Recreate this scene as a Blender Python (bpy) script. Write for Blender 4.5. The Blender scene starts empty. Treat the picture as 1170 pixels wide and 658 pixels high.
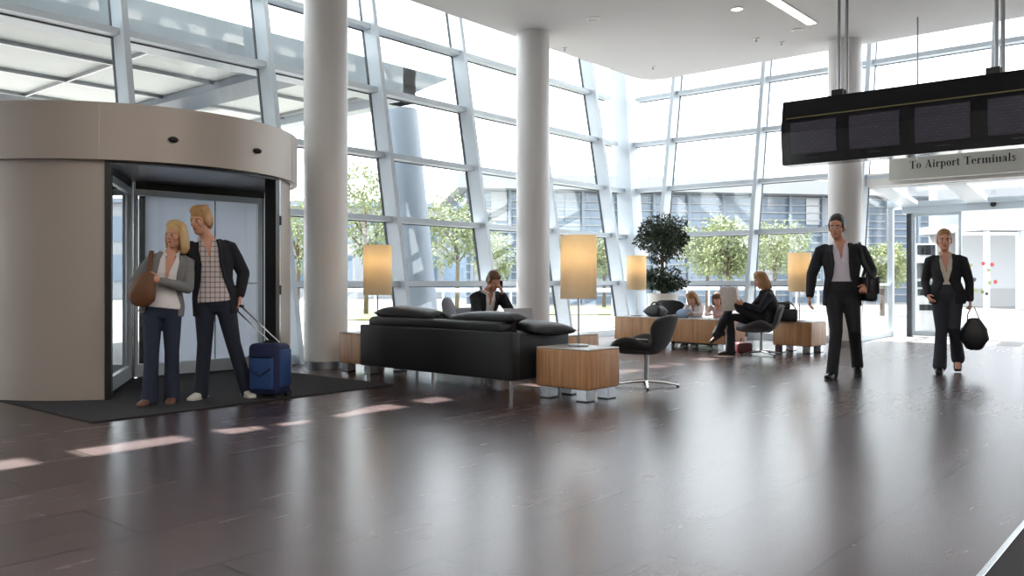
import bpy, bmesh, math, random
from mathutils import Vector, Matrix, Quaternion
random.seed(7)
C = bpy.context.scene.collection
PI = math.pi
R = math.radians
V = Vector

# ---------------------------------------------------------------- camera frame of the place
F, CX, HY, H = 972.0, 585.0, 320.7, 1.10
CA = R(40)
FW = V((math.cos(CA), math.sin(CA), 0)); RT = V((math.sin(CA), -math.cos(CA), 0))
def W(px, d, z=0.0):
    p = FW*d + RT*((px-CX)/F*d); return V((p.x, p.y, z))
def G(px, py):
    return W(px, H*F/(py-HY), 0.0)
def zat(py, d): return H + (HY-py)*d/F

# ---------------------------------------------------------------- materials
def lin(c):
    return tuple(((v/255.0)/12.92 if v/255.0 <= .04045 else ((v/255.0+.055)/1.055)**2.4) for v in c) + (1.0,)
def nt(m): return m.node_tree.nodes, m.node_tree.links
def mat(name, rgb, rough=.6, metal=0.0, var=.12, scale=30.0, bump=0.0, bscale=None, stretch=(1,1,1), spec=.5, coat=0.0, sheen=0.0):
    m = bpy.data.materials.new(name); m.use_nodes = True
    n, l = nt(m); b = n['Principled BSDF']
    tc = n.new('ShaderNodeTexCoord'); mp = n.new('ShaderNodeMapping'); mp.inputs['Scale'].default_value = stretch
    l.new(tc.outputs['Object'], mp.inputs['Vector'])
    no = n.new('ShaderNodeTexNoise'); no.inputs['Scale'].default_value = scale; no.inputs['Detail'].default_value = 4
    l.new(mp.outputs[0], no.inputs['Vector'])
    mx = n.new('ShaderNodeMix'); mx.data_type = 'RGBA'
    c = lin(rgb)
    mx.inputs[6].default_value = tuple(v*(1-var) for v in c[:3])+(1,)
    mx.inputs[7].default_value = tuple(min(1, v*(1+var)) for v in c[:3])+(1,)
    l.new(no.outputs[0], mx.inputs[0]); l.new(mx.outputs[2], b.inputs['Base Color'])
    b.inputs['Roughness'].default_value = rough; b.inputs['Metallic'].default_value = metal
    b.inputs['Specular IOR Level'].default_value = spec
    b.inputs['Coat Weight'].default_value = coat
    b.inputs['Sheen Weight'].default_value = sheen
    if bump:
        nb = n.new('ShaderNodeTexNoise'); nb.inputs['Scale'].default_value = bscale or scale*4
        l.new(mp.outputs[0], nb.inputs['Vector'])
        bp = n.new('ShaderNodeBump'); bp.inputs['Strength'].default_value = bump; bp.inputs['Distance'].default_value = .01
        l.new(nb.outputs[0], bp.inputs['Height']); l.new(bp.outputs[0], b.inputs['Normal'])
    return m
def emis(name, rgb, strength, base=(200,200,200)):
    m = mat(name, base, .5); n, l = nt(m); b = n['Principled BSDF']
    b.inputs['Emission Color'].default_value = lin(rgb); b.inputs['Emission Strength'].default_value = strength
    return m
def glass_mat(name, tint=(.955,.968,.968), refl=.05, edge=.25):
    m = bpy.data.materials.new(name); m.use_nodes = True; n, l = nt(m); n.remove(n['Principled BSDF'])
    out = n['Material Output']; tr = n.new('ShaderNodeBsdfTransparent'); tr.inputs[0].default_value = tint+(1,)
    gl = n.new('ShaderNodeBsdfGlossy'); gl.inputs['Roughness'].default_value = .02
    lw = n.new('ShaderNodeLayerWeight'); lw.inputs[0].default_value = .5
    pw = n.new('ShaderNodeMath'); pw.operation = 'POWER'; pw.inputs[1].default_value = 4
    ml = n.new('ShaderNodeMath'); ml.operation = 'MULTIPLY_ADD'; ml.inputs[1].default_value = edge; ml.inputs[2].default_value = refl
    l.new(lw.outputs['Facing'], pw.inputs[0]); l.new(pw.outputs[0], ml.inputs[0])
    ms = n.new('ShaderNodeMixShader'); l.new(ml.outputs[0], ms.inputs[0]); l.new(tr.outputs[0], ms.inputs[1]); l.new(gl.outputs[0], ms.inputs[2])
    l.new(ms.outputs[0], out.inputs[0]); return m
def wood_mat(name, a, b_, rough=.45):
    m = bpy.data.materials.new(name); m.use_nodes = True; n, l = nt(m); b = n['Principled BSDF']
    tc = n.new('ShaderNodeTexCoord'); mp = n.new('ShaderNodeMapping'); mp.inputs['Scale'].default_value = (14, 14, .8)
    l.new(tc.outputs['Object'], mp.inputs['Vector'])
    no = n.new('ShaderNodeTexNoise'); no.inputs['Scale'].default_value = 2.2; no.inputs['Detail'].default_value = 8; no.inputs['Distortion'].default_value = .6
    l.new(mp.outputs[0], no.inputs['Vector'])
    cr = n.new('ShaderNodeValToRGB'); cr.color_ramp.elements[0].position = .3; cr.color_ramp.elements[1].position = .7
    cr.color_ramp.elements[0].color = lin(a); cr.color_ramp.elements[1].color = lin(b_)
    l.new(no.outputs[0], cr.inputs[0]); l.new(cr.outputs[0], b.inputs['Base Color'])
    b.inputs['Roughness'].default_value = rough; return m
def floor_mat():
    m = bpy.data.materials.new('dark_wood_floor'); m.use_nodes = True; n, l = nt(m); b = n['Principled BSDF']
    tc = n.new('ShaderNodeTexCoord')
    mp = n.new('ShaderNodeMapping'); l.new(tc.outputs['Object'], mp.inputs['Vector'])
    br = n.new('ShaderNodeTexBrick'); br.offset = .5; br.inputs['Scale'].default_value = 1.0
    br.inputs['Brick Width'].default_value = 1.2; br.inputs['Row Height'].default_value = .6; br.inputs['Mortar Size'].default_value = .008
    br.inputs['Color1'].default_value = (.0,.0,.0,1); br.inputs['Color2'].default_value = (1,1,1,1); br.inputs['Mortar'].default_value = (.4,.4,.4,1)
    br.inputs['Bias'].default_value = 0.0
    l.new(mp.outputs[0], br.inputs['Vector'])
    mp2 = n.new('ShaderNodeMapping'); mp2.inputs['Scale'].default_value = (1.6, 11, 1); l.new(tc.outputs['Object'], mp2.inputs['Vector'])
    no = n.new('ShaderNodeTexNoise'); no.inputs['Scale'].default_value = 1.6; no.inputs['Detail'].default_value = 7; l.new(mp2.outputs[0], no.inputs['Vector'])
    mp3 = n.new('ShaderNodeMapping'); mp3.inputs['Scale'].default_value = (2.2, 7.0, 1); l.new(tc.outputs['Object'], mp3.inputs['Vector'])
    br2 = n.new('ShaderNodeTexBrick'); br2.offset = .37; br2.inputs['Brick Width'].default_value = 1.0; br2.inputs['Row Height'].default_value = .55; br2.inputs['Mortar Size'].default_value = 0.0
    br2.inputs['Scale'].default_value = 1.0; br2.inputs['Color1'].default_value = (0,0,0,1); br2.inputs['Color2'].default_value = (1,1,1,1)
    l.new(mp3.outputs[0], br2.inputs['Vector'])
    a1 = n.new('ShaderNodeMath'); a1.operation = 'MULTIPLY_ADD'; a1.inputs[1].default_value = .24; l.new(br.outputs[0], a1.inputs[0])
    a2 = n.new('ShaderNodeMath'); a2.operation = 'MULTIPLY_ADD'; a2.inputs[1].default_value = .14; l.new(br2.outputs[0], a2.inputs[0])
    a3 = n.new('ShaderNodeMath'); a3.operation = 'MULTIPLY'; a3.inputs[1].default_value = .64; l.new(no.outputs[0], a3.inputs[0])
    l.new(a3.outputs[0], a2.inputs[2]); l.new(a2.outputs[0], a1.inputs[2])
    cr = n.new('ShaderNodeValToRGB'); cr.color_ramp.elements[0].position = .10; cr.color_ramp.elements[1].position = .88
    cr.color_ramp.elements[0].color = lin((46,37,38)); cr.color_ramp.elements[1].color = lin((86,71,72))
    l.new(a1.outputs[0], cr.inputs[0])
    dk = n.new('ShaderNodeMix'); dk.data_type = 'RGBA'; dk.inputs[7].default_value = lin((27,20,19))
    l.new(br.outputs['Fac'], dk.inputs[0]); l.new(cr.outputs[0], dk.inputs[6])
    l.new(dk.outputs[2], b.inputs['Base Color'])
    rr = n.new('ShaderNodeMapRange'); rr.inputs[3].default_value = .24; rr.inputs[4].default_value = .29; l.new(a1.outputs[0], rr.inputs[0]); l.new(rr.outputs[0], b.inputs['Roughness'])
    bp = n.new('ShaderNodeBump'); bp.inputs['Strength'].default_value = .006; bp.inputs['Distance'].default_value = .004
    l.new(no.outputs[0], bp.inputs['Height']); l.new(bp.outputs[0], b.inputs['Normal'])
    b.inputs['Specular IOR Level'].default_value = .45
    return m

M = {}
def opal():
    m = mat('opal_white_panel', (228,230,236), .35, var=.02); n, l = nt(m); b = n['Principled BSDF']
    t = n.new('ShaderNodeBsdfTranslucent'); t.inputs[0].default_value = lin((228,232,240)); ms = n.new('ShaderNodeMixShader'); ms.inputs[0].default_value = .45
    l.new(b.outputs[0], ms.inputs[1]); l.new(t.outputs[0], ms.inputs[2]); l.new(ms.outputs[0], n['Material Output'].inputs[0]); return m
M['white'] = mat('white_paint', (232,230,228), .55, var=.02)
M['ceiling'] = mat('ceiling_plaster', (204,201,200), .7, var=.02, scale=3)
M['column'] = mat('column_plaster', (216,213,211), .4, var=.02, scale=4)
M['frame'] = mat('pale_aluminium', (196,205,213), .4, metal=.0, var=.03)
M['gasket'] = mat('dark_gasket', (58,62,68), .6)
M['chrome'] = mat('brushed_steel', (190,192,195), .22, metal=1.0, var=.05)
M['steel'] = mat('satin_steel', (160,162,166), .35, metal=1.0, var=.05)
M['drum'] = mat('champagne_metal_panel', (178,167,157), .42, metal=.25, var=.02, scale=2)
M['opal'] = opal()
M['drum_in'] = mat('drum_soffit_metal', (120,120,124), .28, metal=.7, var=.02)
M['panel'] = mat('white_drum_panel', (225,226,232), .4, var=.02)
M['black'] = mat('black_coated_metal', (22,22,24), .35, var=.1)
M['blackglass'] = mat('black_glass', (10,14,20), .12, var=.1, spec=.6)
M['floor'] = floor_mat()
M['mat'] = mat('charcoal_entrance_mat', (44,43,46), .95, var=.25, scale=160, bump=.5, bscale=400)
M['leather'] = mat('black_leather', (19,19,22), .45, var=.15, scale=20, bump=.25, bscale=180)
M['felt'] = mat('black_wool_felt', (30,30,34), .85, var=.2, scale=90, bump=.3, bscale=400, sheen=.15)
M['felt_grey'] = mat('dark_grey_wool', (66,62,64), .9, var=.2, scale=90, bump=.3, bscale=400, sheen=.2)
M['grey_fabric'] = mat('grey_fabric', (140,142,150), .9, var=.12, scale=80)
M['wood'] = wood_mat('honey_oak_veneer', (158,110,72), (196,150,106))
M['table_top'] = mat('pale_stone_top', (188,184,182), .18, var=.04, scale=8)
M['glass'] = glass_mat('clear_glazing')
M['ground'] = mat('pale_concrete_paving', (112,111,110), .8, var=.05, scale=1.5)
M['asphalt'] = mat('grey_asphalt', (140,140,143), .9, var=.08, scale=3)
M['grass'] = mat('lawn_green', (96,110,58), .95, var=.2, scale=6)
M['leaf_in'] = mat('dark_ficus_leaf', (40,58,34), .45, var=.35, scale=14)
M['leaf_out'] = mat('fresh_tree_leaf', (120,130,88), .6, var=.25, scale=5)
M['bark'] = mat('tree_bark', (92,78,64), .9, var=.25, scale=20)
M['pot'] = mat('white_ceramic', (228,226,220), .3, var=.03)
M['skin'] = mat('skin', (205,150,124), .5, var=.05, scale=12)
M['skin2'] = mat('skin_tanned', (186,132,106), .5, var=.05, scale=12)
M['blonde'] = mat('blonde_hair', (196,160,104), .5, var=.3, scale=60, stretch=(3,3,.6))
M['sandy'] = mat('sandy_hair', (172,130,80), .5, var=.3, scale=60, stretch=(3,3,.6))
M['brown_hair'] = mat('brown_hair', (98,66,42), .5, var=.3, scale=60, stretch=(3,3,.6))
M['dark_hair'] = mat('dark_hair', (38,30,27), .5, var=.3, scale=60, stretch=(3,3,.6))
M['light_brown'] = mat('light_brown_hair', (150,108,66), .5, var=.3, scale=60, stretch=(3,3,.6))
M['suit'] = mat('black_suit_wool', (24,24,30), .85, var=.15, scale=120)
M['navy'] = mat('navy_wool', (23,23,31), .85, var=.15, scale=120)
M['charcoal'] = mat('charcoal_suit_wool', (40,41,50), .85, var=.15, scale=120)
M['jeans'] = mat('blue_denim', (40,47,66), .85, var=.25, scale=25, bump=.2, bscale=300)
M['jeans_dark'] = mat('dark_denim', (30,35,50), .85, var=.25, scale=25, bump=.2, bscale=300)
M['cardigan'] = mat('grey_knit', (124,124,124), .95, var=.15, scale=90, bump=.4, bscale=260)
M['blouse'] = mat('white_cotton', (226,220,220), .8, var=.04, scale=10)
M['shirt'] = mat('pale_lilac_cotton', (208,200,212), .8, var=.05, scale=10)
M['cream'] = mat('cream_silk', (212,202,188), .5, var=.05, scale=10)
M['pink'] = mat('pale_pink_cotton', (206,180,178), .85, var=.08, scale=20)
M['tan_leather'] = mat('tan_leather', (108,70,42), .5, var=.25, scale=12, bump=.3, bscale=120)
M['shoe_white'] = mat('white_trainer', (214,210,202), .6, var=.05)
M['shoe_black'] = mat('black_shoe_leather', (16,15,16), .3, var=.1)
M['shoe_brown'] = mat('brown_sandal_leather', (112,78,62), .5, var=.15)
M['red'] = mat('red_lining', (150,48,44), .6)
M['burgundy'] = mat('burgundy_leather', (84,26,34), .5, var=.2)
M['eye_white'] = mat('eye_white', (220,216,212), .2, var=.02)
M['iris'] = mat('dark_iris', (36,28,26), .15)
M['lip'] = mat('lip', (168,96,88), .45, var=.05)
M['blue_nylon'] = mat('navy_blue_nylon', (27,36,74), .7, var=.15, scale=60, bump=.2, bscale=400)
M['blue_light'] = mat('bright_blue_nylon', (36,66,118), .65, var=.12, scale=60)
M['sign'] = mat('pale_grey_sign', (196,197,190), .5, var=.02)
M['ink'] = mat('black_lettering', (26,26,28), .6)
M['paper'] = mat('newsprint', (214,206,196), .9, var=.16, scale=26)
M['facade'] = mat('pale_facade', (140,142,145), .6, var=.04, scale=2)
M['facade_glass'] = mat('blue_grey_facade_glass', (88,106,124), .12, var=.2, scale=.6, spec=.7)
M['louvre'] = mat('steel_blue_louvre', (112,123,135), .5, var=.06)
M['kiosk'] = mat('kiosk_white', (226,226,228), .35, var=.02)
M['lamp_on'] = emis('luminous_diffuser', (255,250,240), 3.0, (240,240,240))
def plaid():
    m = bpy.data.materials.new('plaid_cotton'); m.use_nodes = True; n, l = nt(m); b = n['Principled BSDF']
    tc = n.new('ShaderNodeTexCoord'); sx = n.new('ShaderNodeSeparateXYZ'); l.new(tc.outputs['Object'], sx.inputs[0])
    fs = []
    for ax, k in (('Y', 1/.042), ('Z', 1/.047)):
        a = n.new('ShaderNodeMath'); a.operation = 'MULTIPLY'; a.inputs[1].default_value = k; l.new(sx.outputs[ax], a.inputs[0])
        f = n.new('ShaderNodeMath'); f.operation = 'FRACT'; l.new(a.outputs[0], f.inputs[0])
        g = n.new('ShaderNodeMath'); g.operation = 'LESS_THAN'; g.inputs[1].default_value = .24; l.new(f.outputs[0], g.inputs[0]); fs.append(g)
    ad = n.new('ShaderNodeMath'); ad.operation = 'ADD'; l.new(fs[0].outputs[0], ad.inputs[0]); l.new(fs[1].outputs[0], ad.inputs[1])
    cr = n.new('ShaderNodeValToRGB'); cr.color_ramp.interpolation = 'CONSTANT'
    cr.color_ramp.elements[0].color = lin((206,196,192)); cr.color_ramp.elements[1].position = .25; cr.color_ramp.elements[1].color = lin((158,140,142))
    e = cr.color_ramp.elements.new(.75); e.color = lin((116,94,100))
    hv = n.new('ShaderNodeMath'); hv.operation = 'MULTIPLY'; hv.inputs[1].default_value = .5; l.new(ad.outputs[0], hv.inputs[0]); l.new(hv.outputs[0], cr.inputs[0])
    l.new(cr.outputs[0], b.inputs['Base Color']); b.inputs['Roughness'].default_value = .85; return m
M['plaid'] = plaid()
def shade_mat():
    m = bpy.data.materials.new('parchment_lampshade'); m.use_nodes = True; n, l = nt(m); n.remove(n['Principled BSDF'])
    out = n['Material Output']; d = n.new('ShaderNodeBsdfDiffuse'); t = n.new('ShaderNodeBsdfTranslucent')
    tc = n.new('ShaderNodeTexCoord'); no = n.new('ShaderNodeTexNoise'); no.inputs['Scale'].default_value = 80; l.new(tc.outputs['Object'], no.inputs['Vector'])
    cr = n.new('ShaderNodeValToRGB'); cr.color_ramp.elements[0].color = lin((228,216,190)); cr.color_ramp.elements[1].color = lin((238,227,204)); l.new(no.outputs[0], cr.inputs[0])
    l.new(cr.outputs[0], d.inputs[0]); l.new(cr.outputs[0], t.inputs[0])
    ms = n.new('ShaderNodeMixShader'); ms.inputs[0].default_value = .5; l.new(d.outputs[0], ms.inputs[1]); l.new(t.outputs[0], ms.inputs[2]); l.new(ms.outputs[0], out.inputs[0]); return m
M['shade'] = shade_mat()

# ---------------------------------------------------------------- mesh helpers
def obj(name, bm, m, parent=None, smooth=False, loc=None):
    bmesh.ops.recalc_face_normals(bm, faces=bm.faces[:])
    me = bpy.data.meshes.new(name); bm.to_mesh(me); bm.free()
    if isinstance(m, str): m = M[m]
    for x in (m if isinstance(m, (list, tuple)) else [m]):
        me.materials.append(M[x] if isinstance(x, str) else x)
    if smooth is True:
        for p in me.polygons: p.use_smooth = True
    elif smooth:
        for p in me.polygons: p.use_smooth = True
        me.set_sharp_from_angle(angle=R(smooth))
    o = bpy.data.objects.new(name, me); C.objects.link(o); o.parent = parent
    if loc is not None: o.location = loc
    return o
def tag(o, label=None, cat=None, group=None, kind=None):
    if label: o['label'] = label
    if cat: o['category'] = cat
    if group: o['group'] = group
    if kind: o['kind'] = kind
    return o
def thing(name, label, cat, loc=(0,0,0), rz=0, group=None, kind=None):
    o = bpy.data.objects.new(name, None); C.objects.link(o); o.location = loc; o.rotation_euler = (0,0,rz)
    return tag(o, label, cat, group, kind)
def struct(name, bm, m, label, cat, smooth=False):
    return tag(obj(name, bm, m, smooth=smooth), label, cat, kind='structure')
def B(): return bmesh.new()
def box(bm, x0, x1, y0, y1, z0, z1, bev=0.0, seg=2, mi=0):
    n0 = len(bm.faces)
    vs = [bm.verts.new((x, y, z)) for x in (x0, x1) for y in (y0, y1) for z in (z0, z1)]
    fs = [bm.faces.new([vs[i] for i in q]) for q in ((0,1,3,2),(4,6,7,5),(0,4,5,1),(2,3,7,6),(0,2,6,4),(1,5,7,3))]
    for f in fs: f.material_index = mi
    if bev:
        es = list({e for f in fs for e in f.edges})
        bmesh.ops.bevel(bm, geom=es, offset=bev, segments=seg, profile=.5, affect='EDGES', clamp_overlap=True)
    return vs
def hexa(bm, pts, mi=0):
    vs = [bm.verts.new(p) for p in pts]
    for q in ((0,1,3,2),(4,6,7,5),(0,4,5,1),(2,3,7,6),(0,2,6,4),(1,5,7,3)):
        bm.faces.new([vs[i] for i in q]).material_index = mi
def cyl(bm, p0, p1, r0, r1=None, seg=24, mi=0):
    r1 = r0 if r1 is None else r1
    p0, p1 = V(p0), V(p1); t = (p1-p0).normalized()
    a = t.orthogonal().normalized(); b = t.cross(a)
    A = [bm.verts.new(p0+(a*math.cos(i*2*PI/seg)+b*math.sin(i*2*PI/seg))*r0) for i in range(seg)]
    D = [bm.verts.new(p1+(a*math.cos(i*2*PI/seg)+b*math.sin(i*2*PI/seg))*r1) for i in range(seg)]
    fs = [bm.faces.new((A[i], A[(i+1)%seg], D[(i+1)%seg], D[i])) for i in range(seg)]
    fs += [bm.faces.new(A[::-1]), bm.faces.new(D)]
    for f in fs: f.material_index = mi
def lathe(bm, prof, c=(0,0,0), seg=40, mi=0):
    rings = []
    for r, z in prof:
        rings.append([bm.verts.new((c[0]+r*math.cos(i*2*PI/seg), c[1]+r*math.sin(i*2*PI/seg), c[2]+z)) for i in range(seg)])
    for a, b in zip(rings, rings[1:]):
        for i in range(seg): bm.faces.new((a[i], a[(i+1)%seg], b[(i+1)%seg], b[i])).material_index = mi
    bm.faces.new(rings[0][::-1]); bm.faces.new(rings[-1])
def tube(bm, pts, r, seg=10):
    pts = [V(p) for p in pts]; rings = []
    a = None
    for i, p in enumerate(pts):
        t = (pts[min(i+1, len(pts)-1)]-pts[max(i-1, 0)]).normalized()
        a = t.orthogonal().normalized() if a is None else (a-t*a.dot(t)).normalized()
        b = t.cross(a); rr = r[i] if isinstance(r, (list, tuple)) else r
        rings.append([bm.verts.new(p+(a*math.cos(k*2*PI/seg)+b*math.sin(k*2*PI/seg))*rr) for k in range(seg)])
    for A, D in zip(rings, rings[1:]):
        for k in range(seg): bm.faces.new((A[k], A[(k+1)%seg], D[(k+1)%seg], D[k]))
    bm.faces.new(rings[0][::-1]); bm.faces.new(rings[-1])
def bez(p0, p1, p2, n=8):
    p0, p1, p2 = V(p0), V(p1), V(p2)
    return [p0*(1-t)**2+p1*2*t*(1-t)+p2*t*t for t in [i/n for i in range(n+1)]]
def ell(bm, c, r, ax=None, us=16, vs=10):
    """ellipsoid; ax = 3 axis vectors"""
    ax = ax or (V((1,0,0)), V((0,1,0)), V((0,0,1))); c = V(c)
    mtx = Matrix([[ax[j][i]*r[j] for j in range(3)] for i in range(3)]).to_4x4(); mtx.translation = c
    bmesh.ops.create_uvsphere(bm, u_segments=us, v_segments=vs, radius=1.0, matrix=mtx)
def loft(bm, secs, lat, seg=18, cap=True, pw=2.0):
    """secs: list of (center, a(lateral half), b(depth half)); lat: lateral hint or list"""
    rings = []; n = len(secs)
    cs = [V(s[0]) for s in secs]
    def ring(c, t, la, a, b):
        x = (la-t*la.dot(t)).normalized(); y = t.cross(x)
        out = []
        for k in range(seg):
            th = k*2*PI/seg; cc, ss = math.cos(th), math.sin(th)
            e = 2.0/pw
            out.append(c + x*a*math.copysign(abs(cc)**e, cc) + y*b*math.copysign(abs(ss)**e, ss))
        return out
    for i, s in enumerate(secs):
        t = (cs[min(i+1, n-1)]-cs[max(i-1, 0)]).normalized()
        la = V(lat[i]) if isinstance(lat, list) else V(lat)
        if cap and i == 0:
            for q in (.45, .85):
                rings.append(ring(cs[0]-t*min(s[1], s[2])*math.sqrt(1-q*q)*.8, t, la, s[1]*q, s[2]*q))
        rings.append(ring(cs[i], t, la, s[1], s[2]))
        if cap and i == n-1:
            for q in (.85, .45):
                rings.append(ring(cs[i]+t*min(s[1], s[2])*math.sqrt(1-q*q)*.8, t, la, s[1]*q, s[2]*q))
    rv = [[bm.verts.new(p) for p in r] for r in rings]
    for A, D in zip(rv, rv[1:]):
        for k in range(seg): bm.faces.new((A[k], A[(k+1)%seg], D[(k+1)%seg], D[k]))
    bm.faces.new(rv[0][::-1]); bm.faces.new(rv[-1])
def arcwall(bm, c, r0, r1, a0, a1, z0, z1, n=24, mi=0):
    a0, a1 = R(a0), R(a1); prev = None; first = None
    full = abs(abs(a1-a0)-2*PI) < 1e-4
    for i in range(n+1):
        if full and i == n: cur = first
        else:
            a = a0+(a1-a0)*i/n; ca, sa = math.cos(a), math.sin(a)
            cur = [bm.verts.new((c[0]+r*ca, c[1]+r*sa, z)) for r, z in ((r0,z0),(r1,z0),(r1,z1),(r0,z1))]
        if prev:
            for k in range(4): bm.faces.new((prev[k], prev[(k+1)%4], cur[(k+1)%4], cur[k])).material_index = mi
        else:
            first = cur
            if not full: bm.faces.new(cur).material_index = mi
        prev = cur
    if not full: bm.faces.new(prev[::-1]).material_index = mi
def prism(bm, poly, z0, z1, mi=0):
    a = [bm.verts.new((p[0], p[1], z0)) for p in poly]; b = [bm.verts.new((p[0], p[1], z1)) for p in poly]; n = len(poly)
    fs = [bm.faces.new(a[::-1]), bm.faces.new(b)] + [bm.faces.new((a[i], a[(i+1)%n], b[(i+1)%n], b[i])) for i in range(n)]
    for f in fs: f.material_index = mi
def cushion(bm, x, y, z, cx=0, cy=0, cz=0, n=10, puff=1.0):
    """soft pillow of size x,y,z centred at cx,cy,cz"""
    vs = {}
    for s in (1, -1):
        for i in range(n+1):
            for j in range(n+1):
                u, v = i/n*2-1, j/n*2-1
                edge = i in (0, n) or j in (0, n)
                if s == -1 and edge: continue
                hh = (max(0, (1-abs(u)**2.6)*(1-abs(v)**2.6)))**.5
                pin = 1-.06*(1-abs(u))*0 - .05*(abs(v)**2)*(1-abs(u)**2)*0
                vs[(s,i,j)] = bm.verts.new((cx+u*x/2*(1-.05*(1-v*v)*abs(u)), cy+v*y/2*(1-.05*(1-u*u)*abs(v)), cz+s*z/2*hh*puff))
    g = lambda s,i,j: vs.get((s,i,j)) or vs[(1,i,j)]
    for s in (1, -1):
        for i in range(n):
            for j in range(n):
                bm.faces.new((g(s,i,j), g(s,i+1,j), g(s,i+1,j+1), g(s,i,j+1)))
def copy_tree(o, parent=None, loc=None, rz=None):
    c = o.copy(); C.objects.link(c); c.parent = parent
    if loc is not None: c.location = loc
    if rz is not None: c.rotation_euler = (0,0,rz)
    for ch in [x for x in bpy.data.objects if x.parent == o]:
        copy_tree(ch, c)
    return c
PENDING = []
def remeshed(name, bm, m, parent, vox=.008, it=3, fac=.5):
    o = obj(name, bm, m, parent)
    r = o.modifiers.new('r', 'REMESH'); r.mode = 'VOXEL'; r.voxel_size = vox; r.use_smooth_shade = True
    s = o.modifiers.new('s', 'SMOOTH'); s.iterations = it; s.factor = fac
    PENDING.append(o); return o
def subsurf(o, lv=2):
    m = o.modifiers.new('s', 'SUBSURF'); m.levels = lv; m.render_levels = lv; PENDING.append(o); return o
def bake():
    dg = bpy.context.evaluated_depsgraph_get()
    res = [(o, bpy.data.meshes.new_from_object(o.evaluated_get(dg))) for o in PENDING]
    for o, me in res:
        o.modifiers.clear(); old = o.data; me.name = o.name; o.data = me
        for p in me.polygons: p.use_smooth = True
    PENDING.clear()

# ================================================================ the setting
def YL(z): return 10.26+.17*(z-4.03)     # glass plane of the left curtain wall (leans outward)
def XR(z): return 16.10+.17*(z-4.03)     # glass plane of the right curtain wall
ROOF = 8.0
LEV = [0.0, 1.01, 2.0, 3.0, 4.03, 5.05, 6.06, ROOF]

bm = B(); box(bm, -9, 16.3, -9, 10.3, -.12, 0); struct('floor', bm, 'floor', 'dark brown polished wood block floor of the hall', 'floor')
bm = B(); box(bm, -120, 220, -120, 260, -.4, -.13)
struct('ground_outside', bm, 'ground', 'pale sunlit paving outside the glass walls', 'ground')
bm = B()
# hall ceiling slab with a rounded corner, its free edges held back from both glass walls
poly = [(-9, -9), (15.25, -9), (15.25, 8.7)] + [(14.8+.45*math.cos(R(a)), 8.7+.45*math.sin(R(a))) for a in range(10, 90, 10)] + [(14.8, 9.15), (-9, 9.15)]
prism(bm, poly, 5.2, 5.75); struct('ceiling', bm, 'ceiling', 'white plaster ceiling with a rounded free corner before the glass', 'ceiling')
bm = B(); box(bm, -9.3, 17.3, -9.3, 11.03, ROOF, ROOF+.4); struct('roof_slab', bm, 'ceiling', 'high roof above the glass walls', 'roof')
bm = B(); box(bm, -9.3, -9, -9.3, 11, -.1, ROOF); struct('wall_back', bm, 'white', 'white wall behind the viewer', 'wall')
bm = B(); box(bm, -9.3, 16.4, -9.3, -9, -.1, ROOF); struct('wall_front', bm, 'white', 'white wall on the viewer\'s right side', 'wall')
bm = B(); hexa(bm, [(-9.3,YL(0),-.1),(-9.3,YL(ROOF),ROOF),(-9.3,YL(0)+.3,-.1),(-9.3,YL(ROOF)+.3,ROOF),(-3.4,YL(0),-.1),(-3.4,YL(ROOF),ROOF),(-3.4,YL(0)+.3,-.1),(-3.4,YL(ROOF)+.3,ROOF)])
struct('wall_left', bm, 'white', 'white wall panel left of the glazing', 'wall')
bm = B(); hexa(bm, [(XR(0),-9.3,-.1),(XR(ROOF),-9.3,ROOF),(XR(0),-3.1,-.1),(XR(ROOF),-3.1,ROOF),(XR(0)+.3,-9.3,-.1),(XR(ROOF)+.3,-9.3,ROOF),(XR(0)+.3,-3.1,-.1),(XR(ROOF)+.3,-3.1,ROOF)])
struct('wall_right', bm, 'white', 'white wall panel right of the glazing', 'wall')

# columns
for i, (x, y, lab) in enumerate(((6.79, 8.80, 'round white column beside the revolving door'), (11.03, 8.80, 'round white column behind the seated man'), (14.84, 5.0, 'round white column behind the departures board'))):
    bm = B(); cyl(bm, (x,y,.09), (x,y,5.2), .275, seg=48)
    c = struct('column', bm, 'column', lab, 'column', smooth=40)
    bm = B(); cyl(bm, (x,y,0), (x,y,.095), .262, seg=48); obj('column_base', bm, 'steel', c, smooth=40)

# left curtain wall ------------------------------------------------------------
def fin_left(bm, x0, x1, z0, z1, din=.27, dout=.03):
    hexa(bm, [(x,YL(z)+o,z) for x in (x0,x1) for o in (-din,dout) for z in (z0,z1)])
def fin_right(bm, y0, y1, z0, z1, din=.27, dout=.03):
    hexa(bm, [(XR(z)+o,y,z) for o in (-din,dout) for y in (y0,y1) for z in (z0,z1)])
LX = [-3.3, -1.27, .74, 2.73, 4.755, 6.77, 8.79, 10.81, 12.83, 14.85]
DR = (4.5, 9.3)   # revolving door centre
for i, x in enumerate(LX):
    z0 = 2.76 if i == 4 else 0
    bm = B(); fin_left(bm, x, x+.075, z0, ROOF)
    o = struct('trim_%d' % (i+1), bm, 'frame', 'leaning pale metal mullion of the left glass wall', 'mullion')
    o['group'] = 'mullions of the left glass wall'
    bm = B(); hexa(bm, [(xx,YL(z)+oo,z) for xx in (x-.006,x+.081) for oo in (.0,.05) for z in (z0,ROOF)]); obj('gasket', bm, 'gasket', o)
ends = LX + [15.62]
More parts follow.
